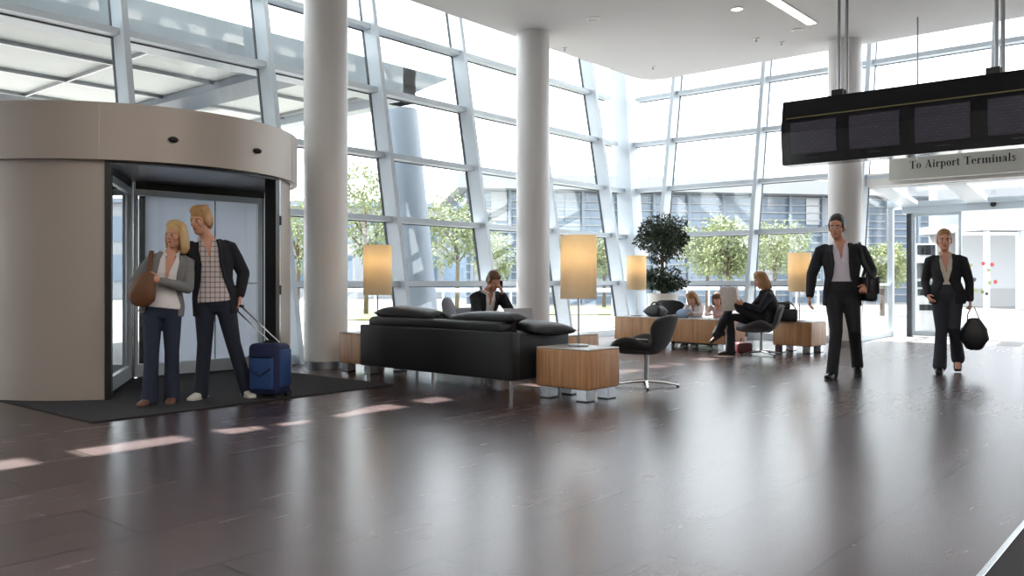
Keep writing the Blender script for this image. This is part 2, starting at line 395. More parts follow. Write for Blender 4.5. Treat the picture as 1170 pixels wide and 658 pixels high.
def left_window(k, x0, x1, z0=0.0, levels=LEV, lab='tall leaning window bay of the left glass wall'):
    w = thing('window_%d' % k, lab, 'window', (0,0,0), kind='structure'); w['group'] = 'bays of the left glass wall'
    bm = B(); hexa(bm, [(x,YL(z)+o,z) for x in (x0,x1) for o in (.006,.02) for z in (z0,ROOF)]); obj('pane', bm, 'glass', w)
    for z in levels[:-1]:
        if z < z0-.01: continue
        h = .085 if z > 0 else .12
        bm = B(); hexa(bm, [(x,YL(zz)+o,zz) for x in (x0,x1) for o in (-.17,.005) for zz in (z,z+h)]); obj('transom', bm, 'frame', w)
        bm = B(); hexa(bm, [(x,YL(zz)+o,zz) for x in (x0,x1) for o in (.004,.04) for zz in (z-.012,z+.012)]); obj('gasket', bm, 'gasket', w)
k = 1
for i in range(len(LX)):
    x0, x1 = LX[i]+.075, ends[i+1]
    if i in (3, 4):
        left_window(k, x0, x1, 2.76, [2.76]+LEV[3:], 'leaning window bay above the revolving door')
        if i == 4:
            k += 1; left_window(k, 6.33, x1, 0, [0, 1.01, 2.0, 2.66, ], 'narrow side light between revolving door and round column')
    else: left_window(k, x0, x1)
    k += 1
# corner post and right curtain wall
bm = B()
hexa(bm, [(XR(z)+a, YL(z)+b, z) for a in (-.34,.03) for b in (-.34,.03) for z in (0, ROOF)])
struct('trim_11', bm, 'frame', 'wide leaning corner post where the two glass walls meet', 'mullion')
RY = [9.0, 7.0, 4.98, 2.95, .95, -1.05, -3.05]
for i, y in enumerate(RY):
    z0 = 2.92 if i == 3 else 0
    bm = B(); fin_right(bm, y-.04, y+.04, z0, ROOF)
    o = struct('trim_%d' % (i+12), bm, 'frame', 'leaning pale metal mullion of the right glass wall', 'mullion'); o['group'] = 'mullions of the right glass wall'
    bm = B(); hexa(bm, [(XR(z)+oo,yy,z) for oo in (.0,.05) for yy in (y-.047,y+.047) for z in (z0,ROOF)]); obj('gasket', bm, 'gasket', o)
def right_window(k, y0, y1, z0=0.0, levels=LEV):
    w = thing('window_%d' % k, 'tall leaning window bay of the right glass wall', 'window', (0,0,0), kind='structure'); w['group'] = 'bays of the right glass wall'
    bm = B(); hexa(bm, [(XR(z)+o,y,z) for o in (.006,.02) for y in (y0,y1) for z in (z0,ROOF)]); obj('pane', bm, 'glass', w)
    for z in levels[:-1]:
        if z < z0-.01: continue
        h = .085 if z > 0 else .12
        bm = B(); hexa(bm, [(XR(zz)+o,y,zz) for o in (-.17,.005) for y in (y0,y1) for zz in (z,z+h)]); obj('transom', bm, 'frame', w)
        bm = B(); hexa(bm, [(XR(zz)+o,y,zz) for o in (.004,.04) for y in (y0,y1) for zz in (z-.012,z+.012)]); obj('gasket', bm, 'gasket', w)
ys = [9.98]+RY
for i in range(len(RY)):
    y0, y1 = RY[i]+.04, (ys[i]-.04 if i else 9.98)
    if i in (3, 4): right_window(k, y0, y1, 2.92, [2.92]+LEV[4:])
    else: right_window(k, y0, y1)
    k += 1

# exterior sunshade plates added out of view to cut the sun into floor patches
SH = thing('added_roof_blocker', 'row of sunshade plates added out of view to shape the sun patches', 'blocker', (0,0,0), kind='structure')
bm = B(); box(bm, -9, 17.3, 11.44, 13.9, ROOF+.0, ROOF+.06); obj('blocker_plate', bm, 'frame', SH)
bm = B()
for q in range(27): box(bm, -9.62+q*1.0-.14, -9.62+q*1.0+.14, 11.0, 13.9, ROOF+.061, ROOF+.12)
obj('gap_plate', bm, 'frame', SH)  # cross plates added to break the sun band into separate patches

# ---------------------------------------------------------------- sliding door portal at right
PY0, PY1, PX = 1.0, 4.9, 17.9      # portal opening in Y, door plane in X
po = thing('portal_frame', 'glazed white porch of the sliding door under the terminals sign', 'porch', (0,0,0), kind='structure')
bm = B()
box(bm, 15.75, 15.95, PY0-.1, PY1+.25, 2.78, 3.0)
obj('lintel', bm, 'white', po)
bm = B()   # sloping rooflight bars
def sl(x): return 2.86-(x-15.9)*.115
def slope_bar(bm, x0, x1, ya0, yb0, ya1, yb1, t=.09):
    hexa(bm, [(x0,ya0,sl(x0)-t),(x0,ya0,sl(x0)),(x0,yb0,sl(x0)-t),(x0,yb0,sl(x0)),(x1,ya1,sl(x1)-t),(x1,ya1,sl(x1)),(x1,yb1,sl(x1)-t),(x1,yb1,sl(x1))])
slope_bar(bm, 15.9, 16.05, PY0-.1, PY1+.25, PY0-.1, PY1+.25); slope_bar(bm, 17.75, 18.05, PY0-.1, PY1+.25, PY0-.1, PY1+.25)
for y in (4.75, 3.55, 2.35, 1.15): slope_bar(bm, 16.0, 17.8, y-.17, y+.17, y-.17, y+.17)
obj('rooflight_bar', bm, 'frame', po)
bm = B(); slope_bar(bm, 15.9, 18.05, PY0, PY1+.2, PY0, PY1+.2, .02); obj('rooflight_pane', bm, 'glass', po)
for y in (PY1+.22, PY0-.06):
    bm = B(); box(bm, 16.05, 17.8, y-.008, y+.008, .08, 2.68); obj('side_pane', bm, 'glass', po)
    bm = B()
    for xx in (15.93, 17.86): box(bm, xx-.06, xx+.06, y-.05, y+.05, 0, 2.7)
    box(bm, 15.93, 17.86, y-.04, y+.04, 0, .1); box(bm, 15.93, 17.86, y-.03, y+.03, 1.0, 1.05)
    obj('side_frame', bm, 'frame', po)
bm = B(); box(bm, 16.3, 30, PY0-.6, PY1+.6, -.11, 0); struct('floor_porch', bm, 'ground', 'pale stone porch floor beyond the sliding door', 'floor')
d = thing('door_1', 'automatic glass sliding door under the terminals sign', 'door', (0,0,0), kind='structure')
bm = B(); box(bm, PX-.08, PX+.12, PY0, PY1, 2.42, 2.62, .01); obj('header_box', bm, 'frame', d)
bm = B(); cyl(bm, (PX-.11, 3.3, 2.52), (PX-.08, 3.3, 2.52), .05); obj('motion_sensor', bm, 'black', d)
bm = B(); box(bm, PX-.06, PX+.08, PY1-.16, PY1-.08, 0, 2.42); box(bm, PX-.06, PX+.08, PY0, PY0+.08, 0, 2.42); obj('door_post', bm, 'gasket', d)
def leaf(y0, y1, x):
    bm = B(); t = .05
    box(bm, x-.02, x+.02, y0, y0+t, 0.02, 2.42); box(bm, x-.02, x+.02, y1-t, y1, 0.02, 2.42); box(bm, x-.02, x+.02, y0+t, y1-t, .02, .12); box(bm, x-.02, x+.02, y0+t, y1-t, 2.36, 2.42)
    f = obj('door_leaf', bm, 'frame', d)
    bm = B(); box(bm, x-.006, x+.006, y0+t, y1-t, .12, 2.36); obj('pane', bm, 'glass', f)
    return f
leaf(3.85, 4.72, PX); leaf(1.1, 2.0, PX)

# ---------------------------------------------------------------- entrance mat and walkway carpet
bm = B(); box(bm, 2.95, 6.05, 6.7, 9.3, .001, .013, .004)
tag(obj('entrance_mat', bm, 'mat'), 'charcoal entrance mat in front of the revolving door', 'mat')
bm = B(); box(bm, -2, 9, -1.4, .68, .001, .012); w_ = obj('walkway_carpet', bm, 'mat')
tag(w_, 'black carpet strip with steel edge at the lower right corner', 'carpet')
bm = B(); box(bm, -2, 9, .68, .705, .001, .016, .003); obj('edge_trim', bm, 'chrome', w_)

# ---------------------------------------------------------------- revolving door
rd = thing('revolving_door', 'champagne metal revolving door with curved panels and dark opening', 'door', (DR[0], DR[1], 0))
c0 = (0, 0)
bm = B(); arcwall(bm, c0, 1.74, 1.80, 0, 360, 2.2, 2.72, 96); arcwall(bm, c0, .01, 1.74, 0, 360, 2.67, 2.715, 96); obj('canopy', bm, 'drum', rd, smooth=30)
bm = B(); arcwall(bm, c0, .01, 1.74, 0, 360, 2.2, 2.235, 96); obj('soffit', bm, 'drum_in', rd, smooth=30)
bm = B()
for a in (236, 309): arcwall(bm, c0, 1.795, 1.803, a, a+.18, 2.2, 2.72, 1)
obj('panel_joint', bm, 'steel', rd)
for a in (256, 285):
    p = V((1.81*math.cos(R(a)), 1.81*math.sin(R(a)), 2.42)); bm = B()
    ell(bm, p, (.05, .035, .028)); obj('motion_sensor', bm, 'black', rd, smooth=True)
bm = B(); arcwall(bm, c0, 1.66, 1.72, 170, 237.2, .012, 2.2, 40); obj('curved_panel', bm, 'drum', rd, smooth=30)
bm = B(); arcwall(bm, c0, 1.66, 1.72, 301.5, 322, .012, 2.2, 20); obj('curved_panel', bm, 'drum', rd, smooth=30)
bm = B(); arcwall(bm, c0, 1.67, 1.71, -3, 58, .012, 2.2, 30); obj('rear_panel', bm, 'opal', rd, smooth=30)
bm = B(); arcwall(bm, c0, 1.67, 1.71, 122, 168, .012, 2.2, 30); obj('rear_panel', bm, 'opal', rd, smooth=30)
for a0, a1 in ((237.2, 239.0), (298.6, 301.5), (58, 60.5), (119.5, 122)):
    bm = B(); arcwall(bm, c0, 1.62, 1.745, a0, a1, .012, 2.2, 3); obj('jamb_post', bm, 'black', rd)
bm = B(); arcwall(bm, c0, 1.64, 1.742, 237.2, 301.5, 2.175, 2.2, 30); obj('opening_header', bm, 'black', rd)
bm = B(); arcwall(bm, c0, 1.725, 1.735, 301.8, 303.5, .012, 2.2, 2); obj('jamb_strip', bm, 'chrome', rd)
bm = B()
for z in (1.0, 1.75): p = V((1.735*math.cos(R(302.7)), 1.735*math.sin(R(302.7)), z)); cyl(bm, p-V((0,0,.05)), p+V((0,0,.05)), .018)
obj('lock_button', bm, 'black', rd)
bm = B(); arcwall(bm, c0, 1.664, 1.671, 26.8, 27.2, .012, 2.2, 1); obj('panel_joint', bm, 'gasket', rd)
for a in (30, 150):  # lamps added to brighten the soffit and inside of the drum
    p = V((1.0*math.cos(R(a)), 1.0*math.sin(R(a)), 2.2)); bm = B(); cyl(bm, p-V((0,0,.012)), p, .06, seg=24); f = obj('added_soffit_light', bm, 'white', rd)
    bm = B(); cyl(bm, p-V((0,0,.015)), p-V((0,0,.011)), .045, seg=24); obj('lens', bm, 'lamp_on', f)
bm = B(); arcwall(bm, c0, 1.70, 1.714, 322, 357, .14, 2.2, 20); obj('side_glazing', bm, 'glass', rd, smooth=30)
bm = B(); arcwall(bm, c0, 1.67, 1.73, 322, 357, .012, .14, 20); arcwall(bm, c0, 1.67, 1.73, 340, 341.5, .14, 2.2, 2); obj('side_frame', bm, 'frame', rd)
bm = B(); cyl(bm, (0,0,.012), (0,0,2.2), .045, seg=24); obj('centre_post', bm, 'chrome', rd, smooth=40)
for a in (236, 355.5, 116):
    ca, sa = math.cos(R(a)), math.sin(R(a))
    def bar(bm, r0, r1, z0, z1, t=.025):
        n_ = V((-sa, ca, 0))*t
        hexa(bm, [V((ca*r, sa*r, z))+s*n_ for r in (r0, r1) for s in (-1, 1) for z in (z0, z1)])
    bm = B(); bar(bm, .045, .08, .03, 2.12); bar(bm, 1.54, 1.60, .03, 2.12); bar(bm, .08, 1.54, .03, .17); bar(bm, .08, 1.54, 2.05, 2.12)
    if a == 355.5: bar(bm, .12, 1.54, 1.06, 1.075, .008)
    f = obj('door_wing', bm, 'frame', rd)
    bm = B(); bar(bm, .08, 1.54, .17, 2.05, .005); obj('wing_pane', bm, 'glass', f)
    bm = B(); bar(bm, .05, 1.62, 2.12, 2.2, .03); obj('head_rail', bm, 'black', f)
    bm = B(); bar(bm, 1.60, 1.625, .03, 2.12, .01); bar(bm, .08, 1.6, .014, .03, .008); obj('brush_seal', bm, 'gasket', f)

# ---------------------------------------------------------------- furniture
FA = R(87)
def local_frame(o): return o
def lounge_table(loc, rz, sx, sy, label, group=None, name='lounge_table'):
    t = thing(name, label, 'table', loc, rz, group)
    bm = B(); box(bm, -sx/2, sx/2, -sy/2, sy/2, .11, .468, .022, 4); obj('body', bm, 'wood', t, smooth=40)
    bm = B(); box(bm, -sx/2+.004, sx/2-.004, -sy/2+.004, sy/2-.004, .466, .48, .006); obj('top', bm, 'table_top', t)
    for a in (-1, 1):
        for b in (-1, 1):
            bm = B(); cx, cy = a*(sx/2-.09), b*(sy/2-.09); box(bm, cx-.06, cx+.06, cy-.06, cy+.06, .008, .112, .004); lg = obj('leg', bm, 'chrome', t)
            bm = B(); box(bm, cx-.062, cx+.062, cy-.062, cy+.062, 0, .009); obj('glide', bm, 'black', lg)
    return t
def table_lamp(loc, label, group='parchment table lamps'):
    t = thing('table_lamp', label, 'lamp', loc, 0, group)
    bm = B(); lathe(bm, [(.095,0),(.1,.004),(.1,.012),(.09,.016),(.012,.02)], seg=32); obj('base', bm, 'steel', t, smooth=40)
    bm = B(); cyl(bm, (0,0,.01), (0,0,.8), .009, seg=14); obj('stem', bm, 'chrome', t, smooth=40)
    bm = B()
    rings = []
    for r, z in ((.168,.45),(.172,.45),(.172,1.05),(.168,1.05)):
        rings.append([bm.verts.new((r*math.cos(i*PI/24), r*math.sin(i*PI/24), z)) for i in range(48)])
    for q in range(4):
        A, D = rings[q], rings[(q+1)%4]
        for i in range(48): bm.faces.new((A[i], A[(i+1)%48], D[(i+1)%48], D[i]))
    obj('lamp_shade', bm, 'shade', t, smooth=40)
    bm = B(); ell(bm, (0,0,.8), (.03,.03,.04)); obj('bulb', bm, M['bulb'], t, smooth=True)
    bm = B()
    for a in (0, 120, 240): tube(bm, [(0,0,.62), (.168*math.cos(R(a)), .168*math.sin(R(a)), .62)], .003, 6)
    obj('shade_carrier', bm, 'chrome', t)
    return t
M['bulb'] = emis('warm_bulb', (255,210,150), 4, (255,230,190))

def corner_from(near, rz, sx, sy):
    """centre of a box whose corner (-x,-y) stands at near"""
    return V(near)+Matrix.Rotation(rz, 3, 'Z') @ V((sx/2, sy/2, 0))
TZ = FA-PI/2
t1 = lounge_table(corner_from(W(671, 7.62), TZ, .50, .62), TZ, .50, .62, 'oak cube table with lamp at the near end of the black sofa')
table_lamp(W(661, 8.08, .48), 'large parchment lamp on the oak table at the sofa end')
t2 = lounge_table(W(428, 10.35), TZ, .62, .62, 'oak table mostly hidden between the column and the sofa')
table_lamp(W(431.5, 10.3, .48), 'parchment lamp nearest the revolving door, behind the sofa')
t3 = lounge_table(W(627, 10.15), TZ, .66, 1.0, 'oak coffee table behind the black sofa, holding the laptop', name='coffee_table')
t4 = lounge_table(corner_from(W(927, 12.72), TZ, .56, .62), TZ, .56, .62, 'oak table with lamp beside the walking businessman')
table_lamp(W(913.5, 13.1, .48), 'parchment lamp behind the walking businessman')

# long low oak sideboard
sb_rz = R(3.5); SBL, SBD = 2.15, .62
sbn = W(830, 13.25)
sb = thing('oak_sideboard', 'long low oak sideboard in front of the children', 'sideboard', sbn+Matrix.Rotation(-R(3), 3, 'Z') @ V((SBD/2, SBL/2, 0)), -R(3))
bm = B(); box(bm, -SBD/2, SBD/2, -SBL/2, SBL/2, .10, .478, .02, 3); obj('body', bm, 'wood', sb, smooth=40)
bm = B(); box(bm, -SBD/2+.003, SBD/2-.003, -SBL/2+.003, SBL/2-.003, .476, .49, .005); obj('top', bm, 'table_top', sb)
for a in (-1, 1):
    for b in (-1, 0, 1):
        bm = B(); box(bm, a*.22-.05, a*.22+.05, b*(SBL/2-.12)-.05, b*(SBL/2-.12)+.05, 0, .102); obj('leg', bm, 'chrome', sb)
bm = B(); box(bm, -.2, .2, -SBL/2+.18, SBL/2-.18, .07, .1); obj('rail', bm, 'gasket', sb)
table_lamp(W(727, 14.85, .49), 'parchment lamp in front of the potted tree')

# sofa (local: x = depth towards the seat front, y = length)
so = thing('sofa', 'long black leather sofa seen from behind beside the round column', 'sofa', W(584.5, 7.93), -R(2.5))
SL, SD = 2.30, .86
bm = B(); box(bm, 0, .13, 0, SL, .16, .615, .02, 3); box(bm, .10, SD, 0, .13, .16, .60, .02, 3); box(bm, .10, SD, SL-.13, SL, .16, .60, .02, 3); box(bm, .1, SD-.02, .1, SL-.1, .16, .30, .02)
obj('frame', bm, 'leather', so, smooth=40)
for y0, y1 in ((.14, SL/2-.005), (SL/2+.005, SL-.14)):
    bm = B(); box(bm, .14, SD+.02, y0, y1, .29, .45, .045, 4); obj('seat_cushion', bm, 'leather', so, smooth=60)
    bm = B(); cushion(bm, y1-y0+.02, .40, .24, 0, 0, 0, 12); bmesh.ops.rotate(bm, verts=bm.verts[:], cent=(0,0,0), matrix=Matrix.Rotation(R(90),3,'X')); bmesh.ops.rotate(bm, verts=bm.verts[:], cent=(0,0,0), matrix=Matrix.Rotation(R(90),3,'Z'))
    bmesh.ops.rotate(bm, verts=bm.verts[:], cent=(0,0,0), matrix=Matrix.Rotation(R(-8),3,'Y')); bmesh.ops.translate(bm, verts=bm.verts[:], vec=(.25, (y0+y1)/2, .56)); obj('back_cushion', bm, 'leather', so, smooth=True)
bm = B(); box(bm, .03, .21, .16, SL-.1, .58, .705, .05, 4); obj('headrest_roll', bm, 'leather', so, smooth=60)
for x in (.06, SD-.08):
    for y in (.06, SL/2, SL-.08):
        bm = B(); cyl(bm, (x,y,0), (x,y,.17), .017, seg=14); obj('leg', bm, 'chrome', so, smooth=40)
def on_sofa(x, y, z): return so.location + Matrix.Rotation(-R(2.5),3,'Z') @ V((x,y,z))
def pillow(loc, sz, rot, m, label, cat='cushion', group=None):
    bm = B(); cushion(bm, *sz)
    o = obj('scatter_cushion', bm, m, None, smooth=True, loc=loc); o.rotation_euler = rot
    return tag(o, label, cat, group)
pillow(on_sofa(.22, SL-.62, .735), (.30, 1.02, .17), (R(2),R(-4),-R(2.5)), 'leather', 'black cushion lying on the far half of the sofa back')
pillow(on_sofa(.24, .58, .72), (.26, 1.0, .15), (R(-2),R(-4),-R(2.5)), 'leather', 'black cushion lying on the near half of the sofa back')
pillow(on_sofa(.56, .10, .635), (.62, .46, .13), (R(6),R(2),-R(10)), 'leather', 'black pointed cushion on the near arm of the sofa')

# ---------------------------------------------------------------- swan chairs
def swan_chair(loc, az, label, m, group='swan lounge chairs'):
    t = thing('swan_chair', label, 'chair', loc, az, group)
    rows = [(.33,.40,.19,.31,.41),(.22,.385,.29,.26,.455),(.09,.365,.36,.14,.53),(-.04,.35,.345,.0,.525),(-.15,.365,.245,-.10,.44),(-.22,.44,.235,-.165,.475),(-.265,.545,.31,-.15,.585),(-.295,.64,.32,-.18,.68),(-.315,.715,.25,-.235,.735),(-.325,.75,.12,-.31,.753)]
    bm = B(); g = []
    for xc, zc, w, xe, ze in rows:
        g.append([bm.verts.new((xc+(xe-xc)*abs(u)**2.2, u*w, zc+(ze-zc)*abs(u)**2.2)) for u in (-1,-.8,-.45,0,.45,.8,1)])
    for a, b in zip(g, g[1:]):
        for i in range(6): bm.faces.new((a[i], a[i+1], b[i+1], b[i]))
    o = obj('shell', bm, m, t)
    s = o.modifiers.new('so', 'SOLIDIFY'); s.thickness = .065; s.offset = 0
    subsurf(o, 2)
    bm = B(); ell(bm, (.08,0,.385), (.27,.27,.05)); obj('seat_cushion', bm, m, t, smooth=True)
    bm = B(); cyl(bm, (-.02,0,.05), (-.02,0,.34), .022, .026, seg=20); obj('stem', bm, 'chrome', t, smooth=40)
    bm = B()
    for a in (20, 110, 200, 290):
        ca, sa = math.cos(R(a)), math.sin(R(a))
        tube(bm, [(-.02,0,.062), (-.02+ca*.15, sa*.15, .05), (-.02+ca*.335, sa*.335, .022)], [.02,.016,.011], 8)
    obj('star_base', bm, 'chrome', t, smooth=40)
    bm = B()
    bm.free()
    for a in (20, 110, 200, 290):
        bm = B(); cyl(bm, (-.02+math.cos(R(a))*.325, math.sin(R(a))*.325, 0), (-.02+math.cos(R(a))*.325, math.sin(R(a))*.325, .014), .014, seg=10); obj('glide', bm, 'black', t)
    return t
swan_chair(W(736, 8.85), R(104), 'empty black swan chair beside the nearest oak lamp table', 'felt')
rc = W(868, 12.55); RAZ = R(128)
swan_chair(rc, RAZ, 'dark grey swan chair in which the woman reads a newspaper', 'felt_grey')
swan_chair(W(773, 15.05), R(245), 'dark swan chair behind the sideboard, next to the potted tree', 'felt')

# ---------------------------------------------------------------- potted tree
pc = W(757, 16.1)
pt = thing('potted_ficus', 'two-tiered dark green ficus in a round white planter', 'plant', pc)
bm = B(); lathe(bm, [(.23,0),(.25,.02),(.29,.84),(.285,.86),(.255,.86),(.25,.79),(.01,.79)], seg=48); obj('planter', bm, 'pot', pt, smooth=40)
bm = B(); lathe(bm, [(.248,.78),(.2,.80),(.01,.805)], seg=24); obj('soil', bm, 'bark', pt)
def leaves(bm, c, rx, rz, n, size, clump=14, seed=1):
    rnd = random.Random(seed); cl = []
    for i in range(clump):
        while True:
            p = V((rnd.uniform(-1,1), rnd.uniform(-1,1), rnd.uniform(-1,1)))
            if .35 < p.length < .95: break
        cl.append(V((c[0]+p.x*rx*.8, c[1]+p.y*rx*.8, c[2]+p.z*rz*.8)))
    for i in range(n):
        q = rnd.choice(cl); dv = V((rnd.gauss(0,1), rnd.gauss(0,1), rnd.gauss(0,1))).normalized()
        p = q + V((dv.x*rx, dv.y*rx, dv.z*rz))*(.40*rnd.uniform(.55,1.0))
        a = (dv + V((rnd.uniform(-.7,.7), rnd.uniform(-.7,.7), rnd.uniform(-1.0,.3)))).normalized()
        s = a.orthogonal().normalized(); s = Quaternion(a, rnd.uniform(0, 6.28)) @ s; nn = a.cross(s)
        L = size*rnd.uniform(.7,1.25); w = L*.42
        v = [bm.verts.new(x) for x in (p, p+a*L*.5+s*w*.5-nn*.01, p+a*L-nn*L*.18, p+a*L*.5-s*w*.5-nn*.01, p+a*L*.5+nn*L*.05)]
        for k_ in range(4): bm.faces.new((v[k_], v[(k_+1)%4], v[4]))
def noclean(name, bm, m, parent):
    me = bpy.data.meshes.new(name); bm.to_mesh(me); bm.free(); me.materials.append(M[m])
    o = bpy.data.objects.new(name, me); C.objects.link(o); o.parent = parent; return o
bm = B(); tube(bm, [(0,0,.78),(.02,.01,1.1),(-.01,.0,1.5),(.0,0,1.95)], [.04,.035,.03,.02], 10)
for i in range(9):
    a = i*2.4; tube(bm, [(0,0,.95+.1*i), (.2*math.cos(a), .2*math.sin(a), 1.05+.11*i), (.33*math.cos(a), .33*math.sin(a), 1.1+.12*i)], [.014,.01,.005], 6)
obj('trunk', bm, 'bark', pt, smooth=True)
bm = B(); leaves(bm, (0,0,1.90), .56, .42, 3600, .075, 30, 3); noclean('upper_crown', bm, 'leaf_in', pt)
bm = B(); leaves(bm, (.03,.0,1.12), .46, .22, 1900, .075, 20, 4); noclean('lower_crown', bm, 'leaf_in', pt)

# ---------------------------------------------------------------- departures board
BX = 11.0
def yx(px, X): # world Y on plane X seen at px
    return X/(1656.0/(1400-px)-.839)
by1 = yx(893, BX); by0 = .55
bd = thing('departures_board', 'long black departures board hanging from ceiling rods', 'display board', (BX, (by0+by1)/2, 2.63))
L2 = (by1-by0)/2
prof = [(0,.0),(-.05,.42),(.02,.85),(.30,.85),(.34,.42),(.28,0.0)]  # x,z seen from the end: slightly bowed face
bm = B(); a = [bm.verts.new((x-.0,-L2,z)) for x,z in prof]; b = [bm.verts.new((x,L2,z)) for x,z in prof]; n=len(prof)
bm.faces.new(a); bm.faces.new(b[::-1])
for i in range(n): bm.faces.new((a[i],a[(i+1)%n],b[(i+1)%n],b[i]))
bmesh.ops.bevel(bm, geom=bm.edges[:], offset=.008, segments=2, affect='EDGES'); obj('housing', bm, 'blackglass', bd)
def face_x(z): # front face x at height z
    return -.05*z/.42 if z < .42 else -.05+.07*(z-.42)/.43
bm = B()
hexa(bm, [(face_x(z)+o, y, z) for o in (-.010,.004) for y in (-L2+.03, L2-.07) for z in (.605,.62)]); obj('gold_line', bm, M['gold'] if 'gold' in M else mat('dim_gold_strip', (120,112,70), .4), bd)
def screen_mat():
    m = bpy.data.materials.new('flight_list_screen'); m.use_nodes = True; n, l = nt(m); b = n['Principled BSDF']
    b.inputs['Base Color'].default_value = lin((16,17,22)); b.inputs['Roughness'].default_value = .2
    tc = n.new('ShaderNodeTexCoord'); sx = n.new('ShaderNodeSeparateXYZ'); l.new(tc.outputs['Object'], sx.inputs[0])
    cb = n.new('ShaderNodeCombineXYZ'); l.new(sx.outputs['Y'], cb.inputs[0]); l.new(sx.outputs['Z'], cb.inputs[1])
    br = n.new('ShaderNodeTexBrick'); br.inputs['Scale'].default_value = 1; br.inputs['Brick Width'].default_value = .085; br.inputs['Row Height'].default_value = .036; br.inputs['Mortar Size'].default_value = .011
    br.inputs['Color1'].default_value = (1,1,1,1); br.inputs['Color2'].default_value = (.15,.15,.15,1); br.inputs['Mortar'].default_value = (0,0,0,1); l.new(cb.outputs[0], br.inputs['Vector'])
    no = n.new('ShaderNodeTexNoise'); no.inputs['Scale'].default_value = 90; l.new(cb.outputs[0], no.inputs['Vector'])
    ml = n.new('ShaderNodeMath'); ml.operation = 'MULTIPLY'; l.new(br.outputs[0], ml.inputs[0]); l.new(no.outputs[0], ml.inputs[1])
    m2 = n.new('ShaderNodeMath'); m2.operation = 'MULTIPLY_ADD'; m2.inputs[1].default_value = .06; m2.inputs[2].default_value = .022; l.new(ml.outputs[0], m2.inputs[0])
    b.inputs['Emission Color'].default_value = lin((150,140,160)); l.new(m2.outputs[0], b.inputs['Emission Strength']); return m
M['screen'] = screen_mat()
ymid = (by0+by1)/2
for i, (p0, p1) in enumerate(((904,956),(971,1028),(1046,1109),(1129,1200))):
    y1_, y0_ = yx(p0, BX)-ymid, yx(p1, BX)-ymid
    bm = B(); hexa(bm, [(face_x(z)+o, y, z) for o in (-.012,.004) for y in (y0_, y1_) for z in (.13,.41)])
    hexa(bm, [(face_x(z)+o, y, z) for o in (-.012,.004) for y in (y0_, y1_) for z in (.4101,.55)])
    s_ = obj('screen', bm, 'screen', bd)
    bm = B(); hexa(bm, [(face_x(z)+o, (y0_+y1_)/2+q, z) for o in (-.008,.004) for q in (-.07,.07) for z in (.07,.078)]); obj('maker_plate', bm, 'felt_grey', s_)
for px in (958, 967, 1138, 1145.5):
    y = yx(px, BX+.15); bm = B(); cyl(bm, (.15, y-ymid, .85), (.15, y-ymid, 5.2-2.63), .022, seg=14); obj('hanger_rod', bm, 'steel', bd, smooth=40)
for px in (956, 1133):
    y = yx(px, BX+.1); bm = B(); box(bm, .05,.2,y-ymid-.09,y-ymid+.06,.84,.93,.008); obj('hanger_bracket', bm, 'black', bd)
bm = B(); cyl(bm, (14.2, yx(1048,14.2), 3.0), (14.2, yx(1048,14.2), 5.2), .012, seg=10)
tag(obj('sign_rod', bm, 'steel'), 'thin steel rod hanging between board and terminals sign', 'rod')

